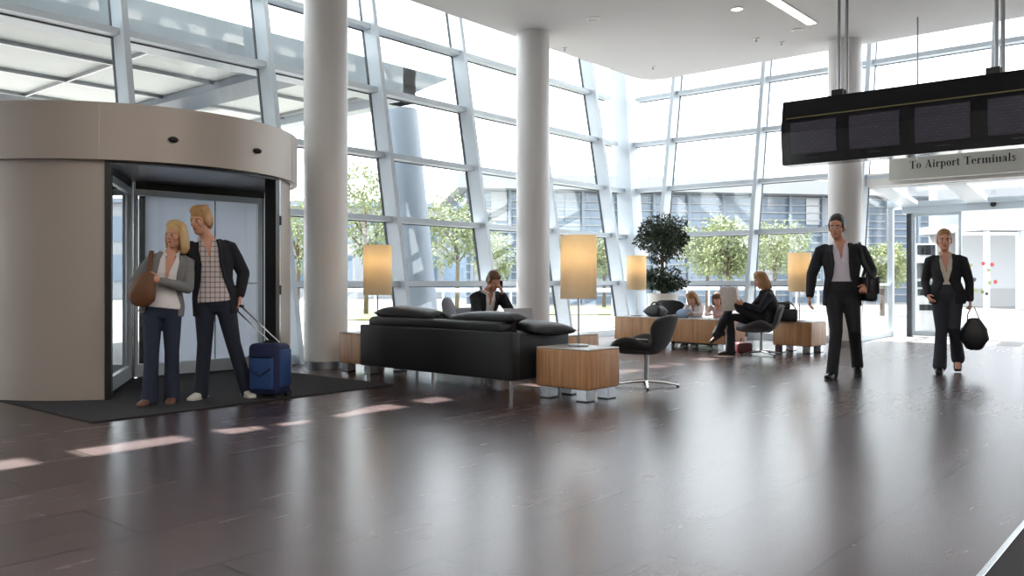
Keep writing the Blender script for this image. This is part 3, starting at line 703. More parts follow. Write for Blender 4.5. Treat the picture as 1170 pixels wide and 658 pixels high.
# ---------------------------------------------------------------- terminals sign with lettering
SX = 15.55
sy1, sy0 = yx(1015, SX), .9
sg = thing('terminals_sign', 'pale grey sign reading To Airport Terminals above the door', 'sign', (SX, (sy0+sy1)/2, 2.84))
sl2 = (sy1-sy0)/2
bm = B(); box(bm, 0, .16, -sl2, sl2, 0, .62, .006); obj('sign_panel', bm, 'sign', sg)
def glyphs():
    S, h = .19, .035  # stem and hairline in units of cap height 1
    g = {}
    def serif(x, y, w=.34): return ('r', x-w/2, y, x+w/2, y+h)
    g['T'] = (.80, [('r',.305,0,.495,1), serif(.4,0,.42), ('r',.02,1-h*1.2,.78,1), ('r',.02,.72,.06,1), ('r',.74,.72,.78,1)])
    g['A'] = (.86, [('q',(.10,0),(.15,0),(.43,1),(.38,1)), ('q',(.58,0),(.80,0),(.50,1),(.36,1)), ('r',.22,.30,.62,.30+h), serif(.12,0,.28), serif(.69,0,.36)])
    g['o'] = (.58, [('o',.29,.33,.27,.345,.10,.31)])
    g['i'] = (.34, [('r',.09,0,.25,.66), serif(.17,0,.30), ('r',.02,.62,.25,.66), ('o',.17,.86,.10,.10,0,0)])
    g['r'] = (.50, [('r',.09,0,.25,.66), serif(.17,0,.30), ('r',.02,.62,.25,.66), ('q',(.25,.46),(.25,.52),(.42,.66),(.40,.58)), ('o',.41,.58,.075,.085,0,0)])
    g['p'] = (.66, [('r',.09,-.30,.25,.66), serif(.17,-.30,.30), ('r',.02,.62,.25,.66), ('o',.37,.33,.26,.345,.11,.31)])
    g['t'] = (.42, [('r',.10,.06,.26,.86), ('r',.02,.62,.38,.66), ('q',(.10,.10),(.16,0),(.34,0),(.38,.10)), ('q',(.02,.64),(.26,.86),(.20,.86),(.02,.66))])
    g['e'] = (.56, [('e',.28,.33,.26,.345,.10,.31), ('r',.10,.33,.52,.33+h)])
    def hump(x): return [('r',x,0,x+.16,.52), serif(x+.08,0,.30), ('q',(x-.14,.50),(x-.14,.54),(x+.16,.66),(x+.16,.50)), ('q',(x-.02,.62),(x+.06,.67),(x+.16,.58),(x,.50))]
    g['m'] = (1.06, [('r',.09,0,.25,.66), serif(.17,0,.30), ('r',.02,.62,.25,.66)] + hump(.45) + hump(.81))
    g['n'] = (.70, [('r',.09,0,.25,.66), serif(.17,0,.30), ('r',.02,.62,.25,.66)] + hump(.45))
    g['a'] = (.58, [('r',.33,.06,.49,.52), ('q',(.12,.60),(.20,.67),(.40,.67),(.49,.52)), ('q',(.33,.02),(.49,.06),(.57,.05),(.52,0)), ('o',.22,.17,.19,.185,.09,.15), ('o',.13,.53,.07,.075,0,0), ('q',(.20,.34),(.20,.375),(.36,.42),(.36,.38))])
    g['l'] = (.34, [('r',.09,0,.25,1), serif(.17,0,.30), ('r',.02,1-h,.25,1)])
    g['s'] = (.50, [('q',(.06,.60),(.18,.67),(.34,.67),(.42,.58)), ('q',(.05,.50),(.05,.58),(.45,.26),(.45,.12)), ('q',(.05,.60),(.14,.62),(.40,.30),(.30,.28)), ('q',(.05,.10),(.12,0),(.34,0),(.46,.14)), ('r',.41,.46,.44,.66), ('r',.05,0,.08,.20)])
    g[' '] = (.36, [])
    return g
def lettering(bm, text, cap, put, extra=.035):
    g = glyphs(); x = 0.0; seq = []
    for ch in text:
        w, sh = g[ch]; seq.append((x, sh)); x += w+extra
    tot = x
    def face(pts):
        try: bm.faces.new([bm.verts.new(put(p[0]*cap-tot*cap/2, p[1]*cap)) for p in pts])
        except ValueError: pass
    for ox, sh in seq:
        for s in sh:
            if s[0] == 'r': face([(ox+s[1],s[2]),(ox+s[3],s[2]),(ox+s[3],s[4]),(ox+s[1],s[4])])
            elif s[0] == 'q': face([(ox+p[0],p[1]) for p in s[1:]])
            else:
                _, cx, cy, rx, ry, ix, iy = s; N = 24
                rng = range(N) if s[0] == 'o' else [q for q in range(N) if not (20 <= q <= 23)]
                for q in rng:
                    a0, a1 = q*2*PI/N, (q+1)*2*PI/N
                    o0 = (ox+cx+rx*math.cos(a0), cy+ry*math.sin(a0)); o1 = (ox+cx+rx*math.cos(a1), cy+ry*math.sin(a1))
                    if ix == 0: face([(ox+cx,cy), o0, o1])
                    else: face([(ox+cx+ix*math.cos(a0), cy+iy*math.sin(a0)), o0, o1, (ox+cx+ix*math.cos(a1), cy+iy*math.sin(a1))])
    return tot*cap
bm = B()
tx0, tx1 = yx(1038.5, SX), yx(1161, SX); tw = tx0-tx1; tc_ = (tx0+tx1)/2 - (sy0+sy1)/2
gg = glyphs(); units = sum(gg[c_][0]+.035 for c_ in 'To Airport Terminals'); cap = tw/units
lettering(bm, 'To Airport Terminals', cap, lambda u, v: V((-.004, tc_-u, .175+v)))
ext = bmesh.ops.extrude_face_region(bm, geom=bm.faces[:]); bmesh.ops.translate(bm, verts=[v for v in ext['geom'] if isinstance(v, bmesh.types.BMVert)], vec=(.005,0,0))
obj('lettering', bm, 'ink', sg)

# ---------------------------------------------------------------- kiosk outside the door
kp = W(1058, 17.45)
kc = thing('ticket_kiosk', 'white ticket machine with dark screens behind the businesswoman', 'kiosk', kp, math.atan2(-kp.y, -kp.x)+R(12))
bm = B()
pr = [(-.28,.06),(.27,.06),(.27,.62),(.20,.95),(.14,1.50),(.06,1.60),(-.22,1.60),(-.28,1.5)]
a = [bm.verts.new((x,-.28,z)) for x,z in pr]; b = [bm.verts.new((x,.28,z)) for x,z in pr]; n = len(pr); bm.faces.new(a); bm.faces.new(b[::-1])
for i in range(n): bm.faces.new((a[i],a[(i+1)%n],b[(i+1)%n],b[i]))
bmesh.ops.bevel(bm, geom=bm.edges[:], offset=.03, segments=3, affect='EDGES', clamp_overlap=True); obj('body', bm, 'kiosk', kc, smooth=40)
bm = B(); box(bm, -.25,.29,-.26,.26,0,.07,.01); obj('plinth', bm, 'navy', kc)
def kx(z): return .27-(z-.62)*.212 if z < .95 else .20-(z-.95)*.109
def kpanel(nm, z0, z1, y0, y1, m):
    bm = B(); hexa(bm, [(kx(z)+o, y, z) for o in (-.01,.012) for y in (y0,y1) for z in (z0,z1)]); obj(nm, bm, m, kc)
kpanel('touch_screen', 1.14, 1.46, -.2, .2, 'blackglass'); kpanel('card_reader', .97, 1.09, -.2, -.02, 'black'); kpanel('keypad', .97, 1.09, .04, .2, 'steel')
kpanel('coin_panel', .80, .93, -.2, .2, 'black'); bm = B(); box(bm, .262,.284,-.18,.18,.50,.62,.005); obj('ticket_tray', bm, 'black', kc)
bm = B(); box(bm, -.12,.02,-.2,.2,1.60,1.86,.02); obj('header_sign', bm, 'kiosk', kc)
bm = B(); box(bm, .018,.028,-.17,.17,1.63,1.83,.002); obj('header_screen', bm, 'blackglass', kc)

# ---------------------------------------------------------------- ceiling fittings
def linear_light(x0, x1, y, lab):
    t = thing('linear_light', lab, 'ceiling light', ((x0+x1)/2, y, 5.2), 0)
    L = (x1-x0)/2
    bm = B(); box(bm, -L-.02, L+.02, -.09, .09, -.012, -.001, .002); obj('trim', bm, 'white', t)
    bm = B(); box(bm, -L, L, -.065, .065, -.016, -.011); obj('diffuser', bm, 'lamp_on', t)
    return t
p0 = W(920, 4.1*F/(HY-26)); p1 = W(886, 4.1*F/(HY-1))
linear_light(11.0, 13.45, 5.05, 'long bright ceiling light at the top of the picture')
for x in (-6, -1.5, 3.0):  # unseen fill strips added to brighten the hall and the door drum
    for y in (-6.0, -2.0, 2.0):
        linear_light(x, x+2.4, y, 'added unseen fill light on the ceiling behind the viewer')['group'] = 'added fill lights behind the viewer'
def cpt(px, py, z=5.2):
    d = (z-H)*F/(HY-py); return W(px, d, z)
for px, py, r in ((678, 21, .11), (842, 10, .10), (911, 34, .10), (733, 33, .0)):
    if r == 0: continue
    t = thing('downlight', 'round recessed downlight at (%s) in the white ceiling' % '' if False else {678:'round downlight in the ceiling right of the middle column', 842:'round downlight in the ceiling left of the linear light', 911:'round downlight in the ceiling below the linear light'}[px], 'downlight', cpt(px, py))
    bm = B(); lathe(bm, [(r,-.002),(r,-.012),(r*.8,-.014),(r*.75,-.004)], seg=32); obj('ring', bm, 'white', t, smooth=40)
    bm = B(); cyl(bm, (0,0,-.010), (0,0,-.005), r*.74, seg=32); obj('lens', bm, 'lamp_on' if px == 842 else 'ceiling', t)
for px, py, lab in ((746, 76, 'small sprinkler head near the rounded ceiling corner'), (893, 48, 'small sprinkler head near the ceiling edge above the board'), (645, 55, 'small sprinkler head beside the middle column'), (864, 44, 'small white detector on the ceiling, second from the board')):
    t = thing('sprinkler_head', lab, 'sprinkler', cpt(px, py))
    bm = B(); lathe(bm, [(.05,-.001),(.045,-.012),(.02,-.016)], seg=20); obj('rose', bm, 'white', t, smooth=40)
    bm = B(); lathe(bm, [(.014,-.012),(.014,-.05),(.028,-.052),(.028,-.057)], seg=14); obj('nozzle', bm, 'steel', t, smooth=40)

# ---------------------------------------------------------------- things on tables and floor
lp = thing('laptop', 'open laptop on the coffee table behind the sofa', 'laptop', W(599, 10.0, .48), R(238))
bm = B(); box(bm, -.14,.12,-.18,.18,0,.018,.005); obj('keyboard_base', bm, 'steel', lp)
bm = B(); hexa(bm, [(-.14-.012*0+o-.09*z/.25, y, .018+z) for o in (0,-.012) for y in (-.18,.18) for z in (0,.27)]); obj('screen_lid', bm, 'steel', lp)
sbt = .49
def on_sb(x, y, z=sbt): return sb.location + Matrix.Rotation(-R(3),3,'Z') @ V((x,y,z))
b_ = thing('black_bag', 'black slouched bag on the sideboard below the small lamp', 'bag', on_sb(-.02, .42), R(80))
bm = B(); cushion(bm, .36, .24, .22, 0, 0, .09, 10); obj('body', bm, 'leather', b_, smooth=True)
bm = B(); tube(bm, bez((-.12,.0,.15),(0,.05,.34),(.12,0,.15)), .012); obj('handle', bm, 'leather', b_, smooth=True)
bm = B(); cushion(bm, .30, .20, .15, 0, 0, .07, 8); o = obj('blue_white_parcel', bm, mat('pale_blue_paper', (150,168,200), .8), None, True, loc=on_sb(.02, -.12)); tag(o, 'pale blue plastic bag on the sideboard beside the girl', 'bag')
b_ = thing('camera_bag', 'black camera bag on the oak table behind the reading woman', 'bag', W(899, 13.0, .48), R(20))
bm = B(); box(bm, -.13,.13,-.16,.16,0,.19,.04,3); obj('body', bm, 'leather', b_, smooth=40)
bm = B(); box(bm, -.09,.09,-.05,.14,.18,.30,.03,3); obj('lid_pouch', bm, 'leather', b_, smooth=40)
bm = B(); tube(bm, bez((0,-.15,.15),(0,0,.46),(0,.15,.15)), .01); obj('strap', bm, 'leather', b_)
b_ = thing('burgundy_bag', 'burgundy bag on the floor under the reading woman\'s chair', 'bag', W(848, 12.95), R(130))
bm = B(); box(bm, -.12,.12,-.17,.17,0,.17,.04,3); obj('body', bm, 'burgundy', b_, smooth=40)
bm = B(); tube(bm, bez((0,-.1,.16),(.0,0,.28),(0,.1,.16)), .009); obj('handle', bm, 'burgundy', b_)
# magazine stuck in the empty swan chair
sw = W(736, 8.85)
bm = B(); box(bm, -.14,.14,-.11,.11,0,.012,.004); o = obj('magazine', bm, 'paper', None, loc=(sw.x, sw.y+.08, .445)); o.rotation_euler = (R(25), R(0), R(104)); 
tag(o, 'folded magazine lying in the empty black swan chair', 'magazine')

# ---------------------------------------------------------------- suitcase
scp = W(308, 7.98)
SAZ = math.atan2(-scp.y, -scp.x)+R(-35)
sc_ = thing('suitcase', 'navy blue wheeled cabin suitcase with raised steel handle', 'suitcase', scp, SAZ)
bm = B(); box(bm, -.115,.115,-.17,.17,.04,.515,.05,4); obj('body', bm, 'blue_nylon', sc_, smooth=40)
bm = B(); box(bm, .10,.145,-.13,.13,.09,.40,.03,3); obj('front_pocket', bm, 'blue_light', sc_, smooth=40)
bm = B(); box(bm, -.09,.09,.155,.182,.12,.46,.012,2); obj('side_panel', bm, 'blue_light', sc_, smooth=40)
bm = B(); tube(bm, bez((.0,-.07,.51),(.03,0,.56),(.0,.07,.51)), .012); obj('top_handle', bm, 'black', sc_)
bm = B(); tube(bm, [(.147,-.13,.40),(.152,.0,.395),(.147,.13,.40)], .005); tube(bm, [(.148,-.12,.3),(.16,.0,.22),(.148,.12,.3)], .004); obj('zip', bm, 'black', sc_)
for y in (-.13,.13):
    bm = B(); cyl(bm, (-.10,y-.018,.04), (-.10,y+.018,.04), .04, seg=20); obj('wheel', bm, 'black', sc_, smooth=40)
    bm = B(); box(bm, .06,.1,y-.02,y+.02,0,.045,.008); obj('foot', bm, 'black', sc_)

# ================================================================ people
UP = V((0,0,1))
def lerp(a, b, t): return V(a)*(1-t)+V(b)*t
def hand(bm, w, d, n, side, k=1.0, curl=25, spread=1.0, thumb_in=.3):
    """w wrist, d finger direction, n palm-facing direction, side 'L'/'R'"""
    w, d = V(w), V(d).normalized(); n = V(n); n = (n-d*n.dot(d)).normalized()
    t = n.cross(d) if side == 'L' else d.cross(n)
    loft(bm, [(w-d*.02, .026*k, .020*k), (w+d*.025*k, .033*k, .017*k), (w+d*.06*k, .040*k, .015*k), (w+d*.088*k, .040*k, .012*k)], t, 12)
    for i, L in enumerate((.072,.082,.076,.058)):
        L *= k; off = (.0315-.021*i)*k
        p = w+d*(.086-.004*abs(i-1))*k+t*off
        dd = (d+t*(.05-.035*i)*spread).normalized(); ax = dd.cross(n); pts = [p-dd*.01]
        c = curl*(.7+.12*i)
        for f, q in ((.45,.8),(.30,1.1),(.25,.9)):
            dd = Quaternion(ax, R(c*q)) @ dd; p = p+dd*L*f; pts.append(p)
        tube(bm, pts, [.0098*k,.0092*k,.0085*k,.0070*k], 8)
        ell(bm, pts[-1], (.0070*k,)*3, us=8, vs=6)
    b = w+d*.022*k+t*.026*k; d1 = (d*.55+t*.75+n*thumb_in).normalized(); d2 = (d*.9+t*.25+n*thumb_in).normalized()
    tube(bm, [b-d1*.012, b+d1*.040*k, b+d1*.040*k+d2*.028*k, b+d1*.040*k+d2*.052*k], [.0135*k,.012*k,.0105*k,.0085*k], 8)
    ell(bm, b+d1*.040*k+d2*.052*k, (.0085*k,)*3, us=8, vs=6)
    return w+d*.085*k+n*.02*k
def head_axes(yaw, pitch=0, roll=0):
    m = Matrix.Rotation(R(yaw),3,'Z') @ Matrix.Rotation(R(pitch),3,'Y') @ Matrix.Rotation(R(roll),3,'X')
    return m @ V((1,0,0)), m @ V((0,1,0)), m @ V((0,0,1))
def shade_parts(name, fn, m, parent):
    bm = B(); fn(bm); return obj(name, bm, m, parent, smooth=True)
def person(name, label, loc, az, k, J, sex='m', skin='skin', hair='dark_hair', hairstyle='short', shirt=None, jacket=None, trousers=None, shoes=None,
           vox=.0075, group=None, hem=.14, gap=(30,28,20,24,44), flare=1.0, belly=1.0, skirt=None, hand_k=1.0, sleeves=None, shirt_hem=.10, heel=0.0, lapel=True, vneck=(1,7,30)):
    root = thing(name, label, 'person', loc, az, group)
    g = lambda n_: V(J[n_])
    pel, chest, neck, hc = g('pel'), g('chest'), g('neck'), g('head')
    up1 = (chest-pel).normalized()
    hl = V(J.get('hiplat', (0,1,0))).normalized(); sl_ = (g('shL')-g('shR')).normalized()
    male = sex == 'm'
    if male: W_ = dict(cr=(.145,.10), hip=(.168,.112), wst=(.148,.108), ch=(.172,.118), sh=(.168,.092), nk=(.072,.068))
    elif sex == 'f': W_ = dict(cr=(.145,.105), hip=(.172,.115), wst=(.128,.092), ch=(.148,.112), sh=(.145,.080), nk=(.060,.058))
    else: W_ = dict(cr=(.125,.10), hip=(.15,.105), wst=(.125,.095), ch=(.135,.10), sh=(.13,.08), nk=(.055,.055))
    W_ = {q: (a*k, b*k) for q, (a, b) in W_.items()}
    def spine(e, low=None, top=True, loose=False):
        s = []
        if low is not None: s.append((pel-up1*low, (W_['hip'][0]+e+.004 if loose else W_['cr'][0]+e), (W_['hip'][1]+e+.004 if loose else W_['cr'][1]+e)))
        s += [(pel, W_['hip'][0]+e, W_['hip'][1]+e), (lerp(pel,chest,.48), W_['wst'][0]+e, W_['wst'][1]*belly+e), (chest, W_['ch'][0]+e, W_['ch'][1]+e), (lerp(chest,neck,.58), W_['sh'][0]+e*.8, W_['sh'][1]+e)]
        if top: s.append((lerp(chest,neck,.97), W_['nk'][0]+e+.012, W_['nk'][1]+e+.008))
        return s
    def lats(n_): return [ (hl*(1-i/(n_-1))+sl_*(i/(n_-1))).normalized() for i in range(n_)]
    # ---- body (one continuous skin surface)
    bm = B(); sp = spine(-.014*k, .08*k); loft(bm, sp, lats(len(sp)), 20)
    f, lt, u = head_axes(*J.get('hrot', (0,0,0))); hs = k if sex != 'c' else J.get('hs', k)
    loft(bm, [(lerp(chest,neck,.8), .062*k, .06*k), (neck, .056*k*(1 if male else .88), .058*k*(1 if male else .88)), (hc-u*.05*hs-f*.012*hs, .052*hs*(1 if male else .88), .055*hs*(1 if male else .9))], lt, 14)
    def HP(a, b, c): return hc+(f*a+lt*b+u*c)*hs
    ax = (f, lt, u)
    def E(c, r): ell(bm, HP(*c), tuple(q*hs for q in r), ax, 20, 14)
    E((-.004,0,.034), (.098,.077,.096)); E((.022,0,-.045), (.070,.060,.078)); E((.056,0,-.092), (.030,.032,.024))
    E((.066,0,.034), (.030,.056,.018)); E((.055,.038,-.022), (.030,.026,.026)); E((.055,-.038,-.022), (.030,.026,.026))
    loft(bm, [(HP(.090,0,.022), .008*hs, .010*hs), (HP(.106,0,-.010), .011*hs, .012*hs), (HP(.108,0,-.026), .016*hs, .012*hs)], lt, 10)
    E((.079,0,-.058), (.014,.022,.012)); E((-.004,.079,-.008), (.018,.009,.032)); E((-.004,-.079,-.008), (.018,.009,.032))
    for s in 'LR':
        sh, el_, wr = g('sh'+s), g('el'+s), g('wr'+s)
        ua = .046*k if male else .039*k
        loft(bm, [(sh, ua*1.15, ua*1.15), (lerp(sh,el_,.4), ua, ua), (el_, ua*.80, ua*.80)], UP+V((.3,.1,0)), 12)
        loft(bm, [(el_, ua*.80, ua*.80), (lerp(el_,wr,.3), ua*.85, ua*.85), (wr, ua*.58, ua*.52)], UP+V((.3,.1,0)), 12)
        hd, pn, cu = J['hand'+s]; hand(bm, wr, hd, pn, s, .98*k*hand_k if male else .90*k*hand_k, cu)
        sg_ = 1 if s == 'L' else -1
        hp = pel+hl*.088*k*sg_-up1*.05*k*(1 if 'seat' not in J else .0)
        kn, an = g('kn'+s), g('an'+s)
        loft(bm, [(hp, .080*k, .085*k), (lerp(hp,kn,.5), .068*k, .07*k), (kn, .050*k, .052*k)], hl, 14)
        loft(bm, [(kn, .050*k, .052*k), (lerp(kn,an,.32), .048*k, .054*k), (an, .034*k, .038*k)], hl, 14)
        td = V(J['toe'+s]).normalized()
        loft(bm, [(an-td*.035*k-UP*.035*k, .026*k, .026*k), (an+td*.05*k-UP*.052*k, .032*k, .022*k), (an+td*.13*k-UP*.062*k, .034*k, .013*k)], td.cross(UP), 12)
    remeshed('body', bm, skin, root, vox*.8 if vox < .009 else vox, 2)
    # ---- face
    for sg_ in (1, -1):
        bm = B(); ell(bm, HP(.082, .031*sg_, .006), (.012*hs,.015*hs,.009*hs), ax, 12, 8); e_ = obj('eye', bm, 'eye_white', root, smooth=True)
        bm = B(); ell(bm, HP(.0905, .031*sg_, .006), (.0045*hs,.007*hs,.007*hs), ax, 10, 8); obj('iris', bm, 'iris', e_, smooth=True)
        bm = B(); tube(bm, [HP(.091,.014*sg_,.026), HP(.094,.03*sg_,.031), HP(.084,.048*sg_,.026)], [.004*hs,.005*hs,.003*hs], 6); obj('eyebrow', bm, hair, root, smooth=True)
    bm = B(); ell(bm, HP(.0895,0,-.054), (.006*hs,.021*hs,.0045*hs), ax); ell(bm, HP(.0885,0,-.062), (.007*hs,.018*hs,.0055*hs), ax); obj('mouth', bm, 'lip', root, smooth=True)
    # ---- hair
    bm = B()
    def HE(c, r): ell(bm, HP(*c), tuple(q*hs for q in r), ax, 20, 14)
    if hairstyle == 'short':
        HE((-.016,0,.066), (.098,.083,.084)); HE((-.042,0,.020), (.072,.082,.090)); HE((.036,0,.090), (.044,.064,.036))
        for s in (1,-1): HE((.018,.070*s,.030), (.034,.014,.040))
        HE((.034,.014,.106), (.042,.052,.030)); HE((-.022,0,.078), (.085,.080,.078))
    elif hairstyle == 'swept':
        HE((-.010,0,.062), (.104,.086,.088)); HE((-.045,0,.010), (.075,.085,.105)); HE((.034,.006,.094), (.048,.066,.038))
        for s in (1,-1): HE((.012,.074*s,.018), (.040,.016,.052))
        for i in range(18):
            y = (i/17-.5)*.14; tube(bm, bez(HP(-.04, y*.7, .142), HP(.045, y*.9+.01, .146), HP(.076, y*.95+.008, .088+.010*math.sin(i*1.7))), [.011*hs]*6+[.009*hs,.006*hs,.003*hs], 6)
    else:
        drop = {'bob': .15, 'long': .26, 'tied': .02}[hairstyle]
        HE((-.012,0,.056) if hairstyle != 'tied' else (-.016,0,.062), (.102,.086,.088) if hairstyle != 'tied' else (.101,.085,.090)); HE((-.046,0,.005), (.074,.086,.110) if hairstyle != 'tied' else (.070,.080,.100))
        if hairstyle == 'tied': HE((-.105,0,.02), (.045,.04,.05))
        for s in (1,-1):
            HE((.008,.075*s,.02) if hairstyle != 'tied' else (-.005,.072*s,.03), (.044,.018,.060) if hairstyle != 'tied' else (.040,.014,.045))
            if drop > .1:
                loft(bm, [(HP(.0,.078*s,.04), .02*hs, .05*hs), (HP(-.01,.086*s,-.05), .022*hs, .055*hs), (HP(-.02,.088*s,-drop*.7), .024*hs, .05*hs), (HP(-.03,.07*s,-drop), .02*hs, .035*hs)], lt, 12)
        if drop > .1:
            loft(bm, [(HP(-.06,0,.04), .08*hs, .05*hs), (HP(-.08,0,-.06), .09*hs, .04*hs), (HP(-.085,0,-drop*.8), .09*hs, .035*hs), (HP(-.085,0,-drop*1.05), .07*hs, .025*hs)], lt, 16)
        for i in range(14 if hairstyle != 'tied' else 0):
            s = 1 if i % 2 else -1; y = .01+.075*(i//2)/6
            tube(bm, bez(HP(.02-.02*(i//2)/6, s*.008, .146), HP(.075, s*y, .140), HP(.074-.055*y/.085, s*(.035+y*.62), (.088 if hairstyle == 'tied' else .070)-y*.3)), [.010*hs]*6+[.008*hs,.006*hs,.004*hs], 6)
            if drop > .1: tube(bm, bez(HP(.03-.012*i/2, s*.084, .05), HP(.035-.014*i/2, s*.098, -.05), HP(.02-.012*i/2, s*.09, -drop*(.8+.05*(i%5)))), [.011*hs]*6+[.008*hs,.006*hs,.004*hs], 6)
    remeshed('hair', bm, hair, root, .006 if vox < .009 else .008, 1)
    # ---- trousers
    if trousers:
        bm = B(); sp = [(pel-up1*.085*k, W_['cr'][0]+.012, W_['cr'][1]+.012), (pel, W_['hip'][0]+.012, W_['hip'][1]+.012), (lerp(pel,chest,.30), (W_['wst'][0]*.6+W_['hip'][0]*.4)+.010, (W_['wst'][1]*.6+W_['hip'][1]*.4)*belly+.008)]
        loft(bm, sp, hl, 20)
        for s in 'LR':
            sg_ = 1 if s == 'L' else -1; hp = pel+hl*.085*k*sg_-up1*.05*k*(1 if 'seat' not in J else .0)
            kn, an = g('kn'+s), g('an'+s); ht = an-(an-kn).normalized()*.0+UP*.0
            dn = (an-kn).normalized(); an2 = an+dn*.052*k
            loft(bm, [(hp, .096*k, .108*k), (lerp(hp,kn,.5), .082*k, .088*k), (kn, .066*k, .070*k), (lerp(kn,an2,.4), .062*k*(1+(flare-1)*.4), .068*k*(1+(flare-1)*.4)), (lerp(kn,an2,.85), .061*k*flare, .074*k*flare), (an2, .063*k*flare, .080*k*flare)], hl, 16)
        remeshed('trousers', bm, trousers, root, vox, 3)
    # ---- shirt and jacket: shells open at the front
    def shell(bm, sp, gp, thick, edge=None, start=0):
        la = lats(len(sp)); n = len(sp)
        def section(i, e2):
            c, a, b = sp[i]; c = V(c); t = (V(sp[min(i+1,n-1)][0])-V(sp[max(i-1,0)][0])).normalized(); y = (la[i]-t*la[i].dot(t)).normalized(); x = y.cross(t)
            out = []
            for q in range(37):
                th = R(gp[i]+(360-2*gp[i])*q/36); out.append(c+x*(b+e2)*math.cos(th)+y*(a+e2)*math.sin(th))
            return out
        def dens(e2):
            S = [section(i, e2) for i in range(n)]; out = []
            for i in range(n-1):
                for q in range(4): out.append([S[i][j].lerp(S[i+1][j], q/4) for j in range(37)])
            out.append(S[-1]); return out
        O, I = dens(0), dens(-thick)
        ov = [[bm.verts.new(p) for p in r] for r in O]; iv = [[bm.verts.new(p) for p in r] for r in I]
        for i in range(len(ov)-1):
            for j in range(36):
                bm.faces.new((ov[i][j], ov[i][j+1], ov[i+1][j+1], ov[i+1][j])); bm.faces.new((iv[i][j], iv[i+1][j], iv[i+1][j+1], iv[i][j+1]))
            for j in (0, 36): bm.faces.new((ov[i][j], ov[i+1][j], iv[i+1][j], iv[i][j]))
        for i in (0, -1):
            for j in range(36): bm.faces.new((ov[i][j], ov[i][j+1], iv[i][j+1], iv[i][j]))
        if edge:
            for j in (0, 36):
                a_ = [O[q][j] for q in range(start, len(O))]; tube(bm, [p+V((.004,0,0)) for p in a_], [edge]*len(a_), 8)
    if shirt:
        bm = B(); tuck = shirt_hem <= .03; sp = spine(.006*k, None if tuck else shirt_hem, True, True); sp[-1] = (lerp(chest,neck,.93), W_['nk'][0]+.022*k, W_['nk'][1]+.020*k)
        if tuck: sp = [(lerp(pel,chest,.2), W_['hip'][0]-.006, W_['hip'][1]-.006)]+sp[1:]
        else: sp = [(c_, a_+.016*(1 if i_ < 2 else 0), b_+.016*(1 if i_ < 2 else .3)) for i_, (c_, a_, b_) in enumerate(sp)]
        shell(bm, sp, [1]*(len(sp)-3)+[vneck[0], vneck[1], vneck[2]], .016*k, .005*k, (len(sp)-3)*4)
        if not jacket:
            for s in 'LR':
                sh, el_, wr = g('sh'+s), g('el'+s), g('wr'+s); q = sleeves or .95
                e2 = lerp(el_, wr, max(0, q)) if q > 0 else lerp(sh, el_, 1+q)
                pts = [(sh, .070*k, .066*k), (lerp(sh,el_,.45), .056*k, .056*k)]
                if q > 0: pts += [(el_, .050*k, .050*k), (e2, .040*k, .040*k)]
                else: pts += [(e2, .054*k, .054*k)]
                loft(bm, pts, UP+V((.3,.1,0)), 14)
        remeshed('shirt', bm, shirt, root, vox, 2)
        bm = B()  # folded collar
        for s in (1, -1):
            tube(bm, bez(neck+V((-.058*k, .0, .012*k)), neck+V((-.01*k, .112*k*s, .012*k)), lerp(chest,neck,.80)+V((.085*k, .036*k*s, 0)), 8), [.015*k]*7+[.013*k,.008*k], 8)
        obj('collar', bm, shirt, root, smooth=True)
    if jacket:
        bm = B(); e = .026*k
        sp = [(pel-up1*hem, W_['cr'][0]+e+.030, W_['cr'][1]+e+.03)] + spine(e, None, False) + [(lerp(chest,neck,.92), W_['nk'][0]+.045*k, W_['nk'][1]+.032*k)]
        gp = [gap[0], gap[0], gap[1], gap[2], gap[3], gap[4]]
        shell(bm, sp, gp, .020*k+.004, .013*k if lapel else None, 8)
        for s in 'LR':
            sh, el_, wr = g('sh'+s), g('el'+s), g('wr'+s); m_ = 1 if male else .88
            loft(bm, [(sh+(sl_*(-.05 if s == 'L' else .05)*k)+UP*.004, .066*k*m_, .062*k*m_), (sh-UP*.012*k, .070*k*m_, .068*k*m_), (lerp(sh,el_,.45), .066*k*m_, .064*k*m_), (el_, .060*k*m_, .058*k*m_)], UP+V((.3,.1,0)), 14)
            loft(bm, [(el_, .060*k*m_, .058*k*m_), (lerp(el_,wr,.5), .053*k*m_, .052*k*m_), (lerp(el_,wr,.93), .046*k*m_, .044*k*m_)], UP+V((.3,.1,0)), 14)
        remeshed('jacket', bm, jacket, root, vox*1.05, 3)
    # ---- shoes
    if shoes:
        for s in 'LR':
            an = g('an'+s); td = V(J['toe'+s]).normalized(); lt_ = UP.cross(td).normalized(); bm = B()
            un = lt_.cross(td) if lt_.cross(td).z < 0 else td.cross(lt_)
            un = td.cross(lt_).normalized()
            sole = -.085*k
            P = lambda a, h: an+td*a*k+un*h*k
            loft(bm, [(P(-.065,-.052), .030*k, .030*k), (P(-.02,-.036), .037*k, .046*k), (P(.05,-.050), .040*k, .034*k), (P(.12,-.058), .047*k, .026*k), (P(.175,-.064), .038*k, .020*k)], lt_, 14, pw=2.6)
            if heel:
                cyl(bm, P(-.055,-.07), P(-.055,-.085)-UP*heel, .014*k, .008*k, 10)
            o = obj('shoe', bm, shoes, root, smooth=True)
            bm = B(); loft(bm, [(P(-.07,-.078), .032*k, .009*k), (P(.05,-.079), .042*k, .009*k), (P(.12,-.08), .050*k, .009*k), (P(.18,-.079), .038*k, .009*k)], lt_, 14, pw=3); obj('sole', bm, 'shoe_white' if shoes == 'shoe_white' else 'black', o, smooth=True)
    return root

HZ = lambda d: .00  # ground
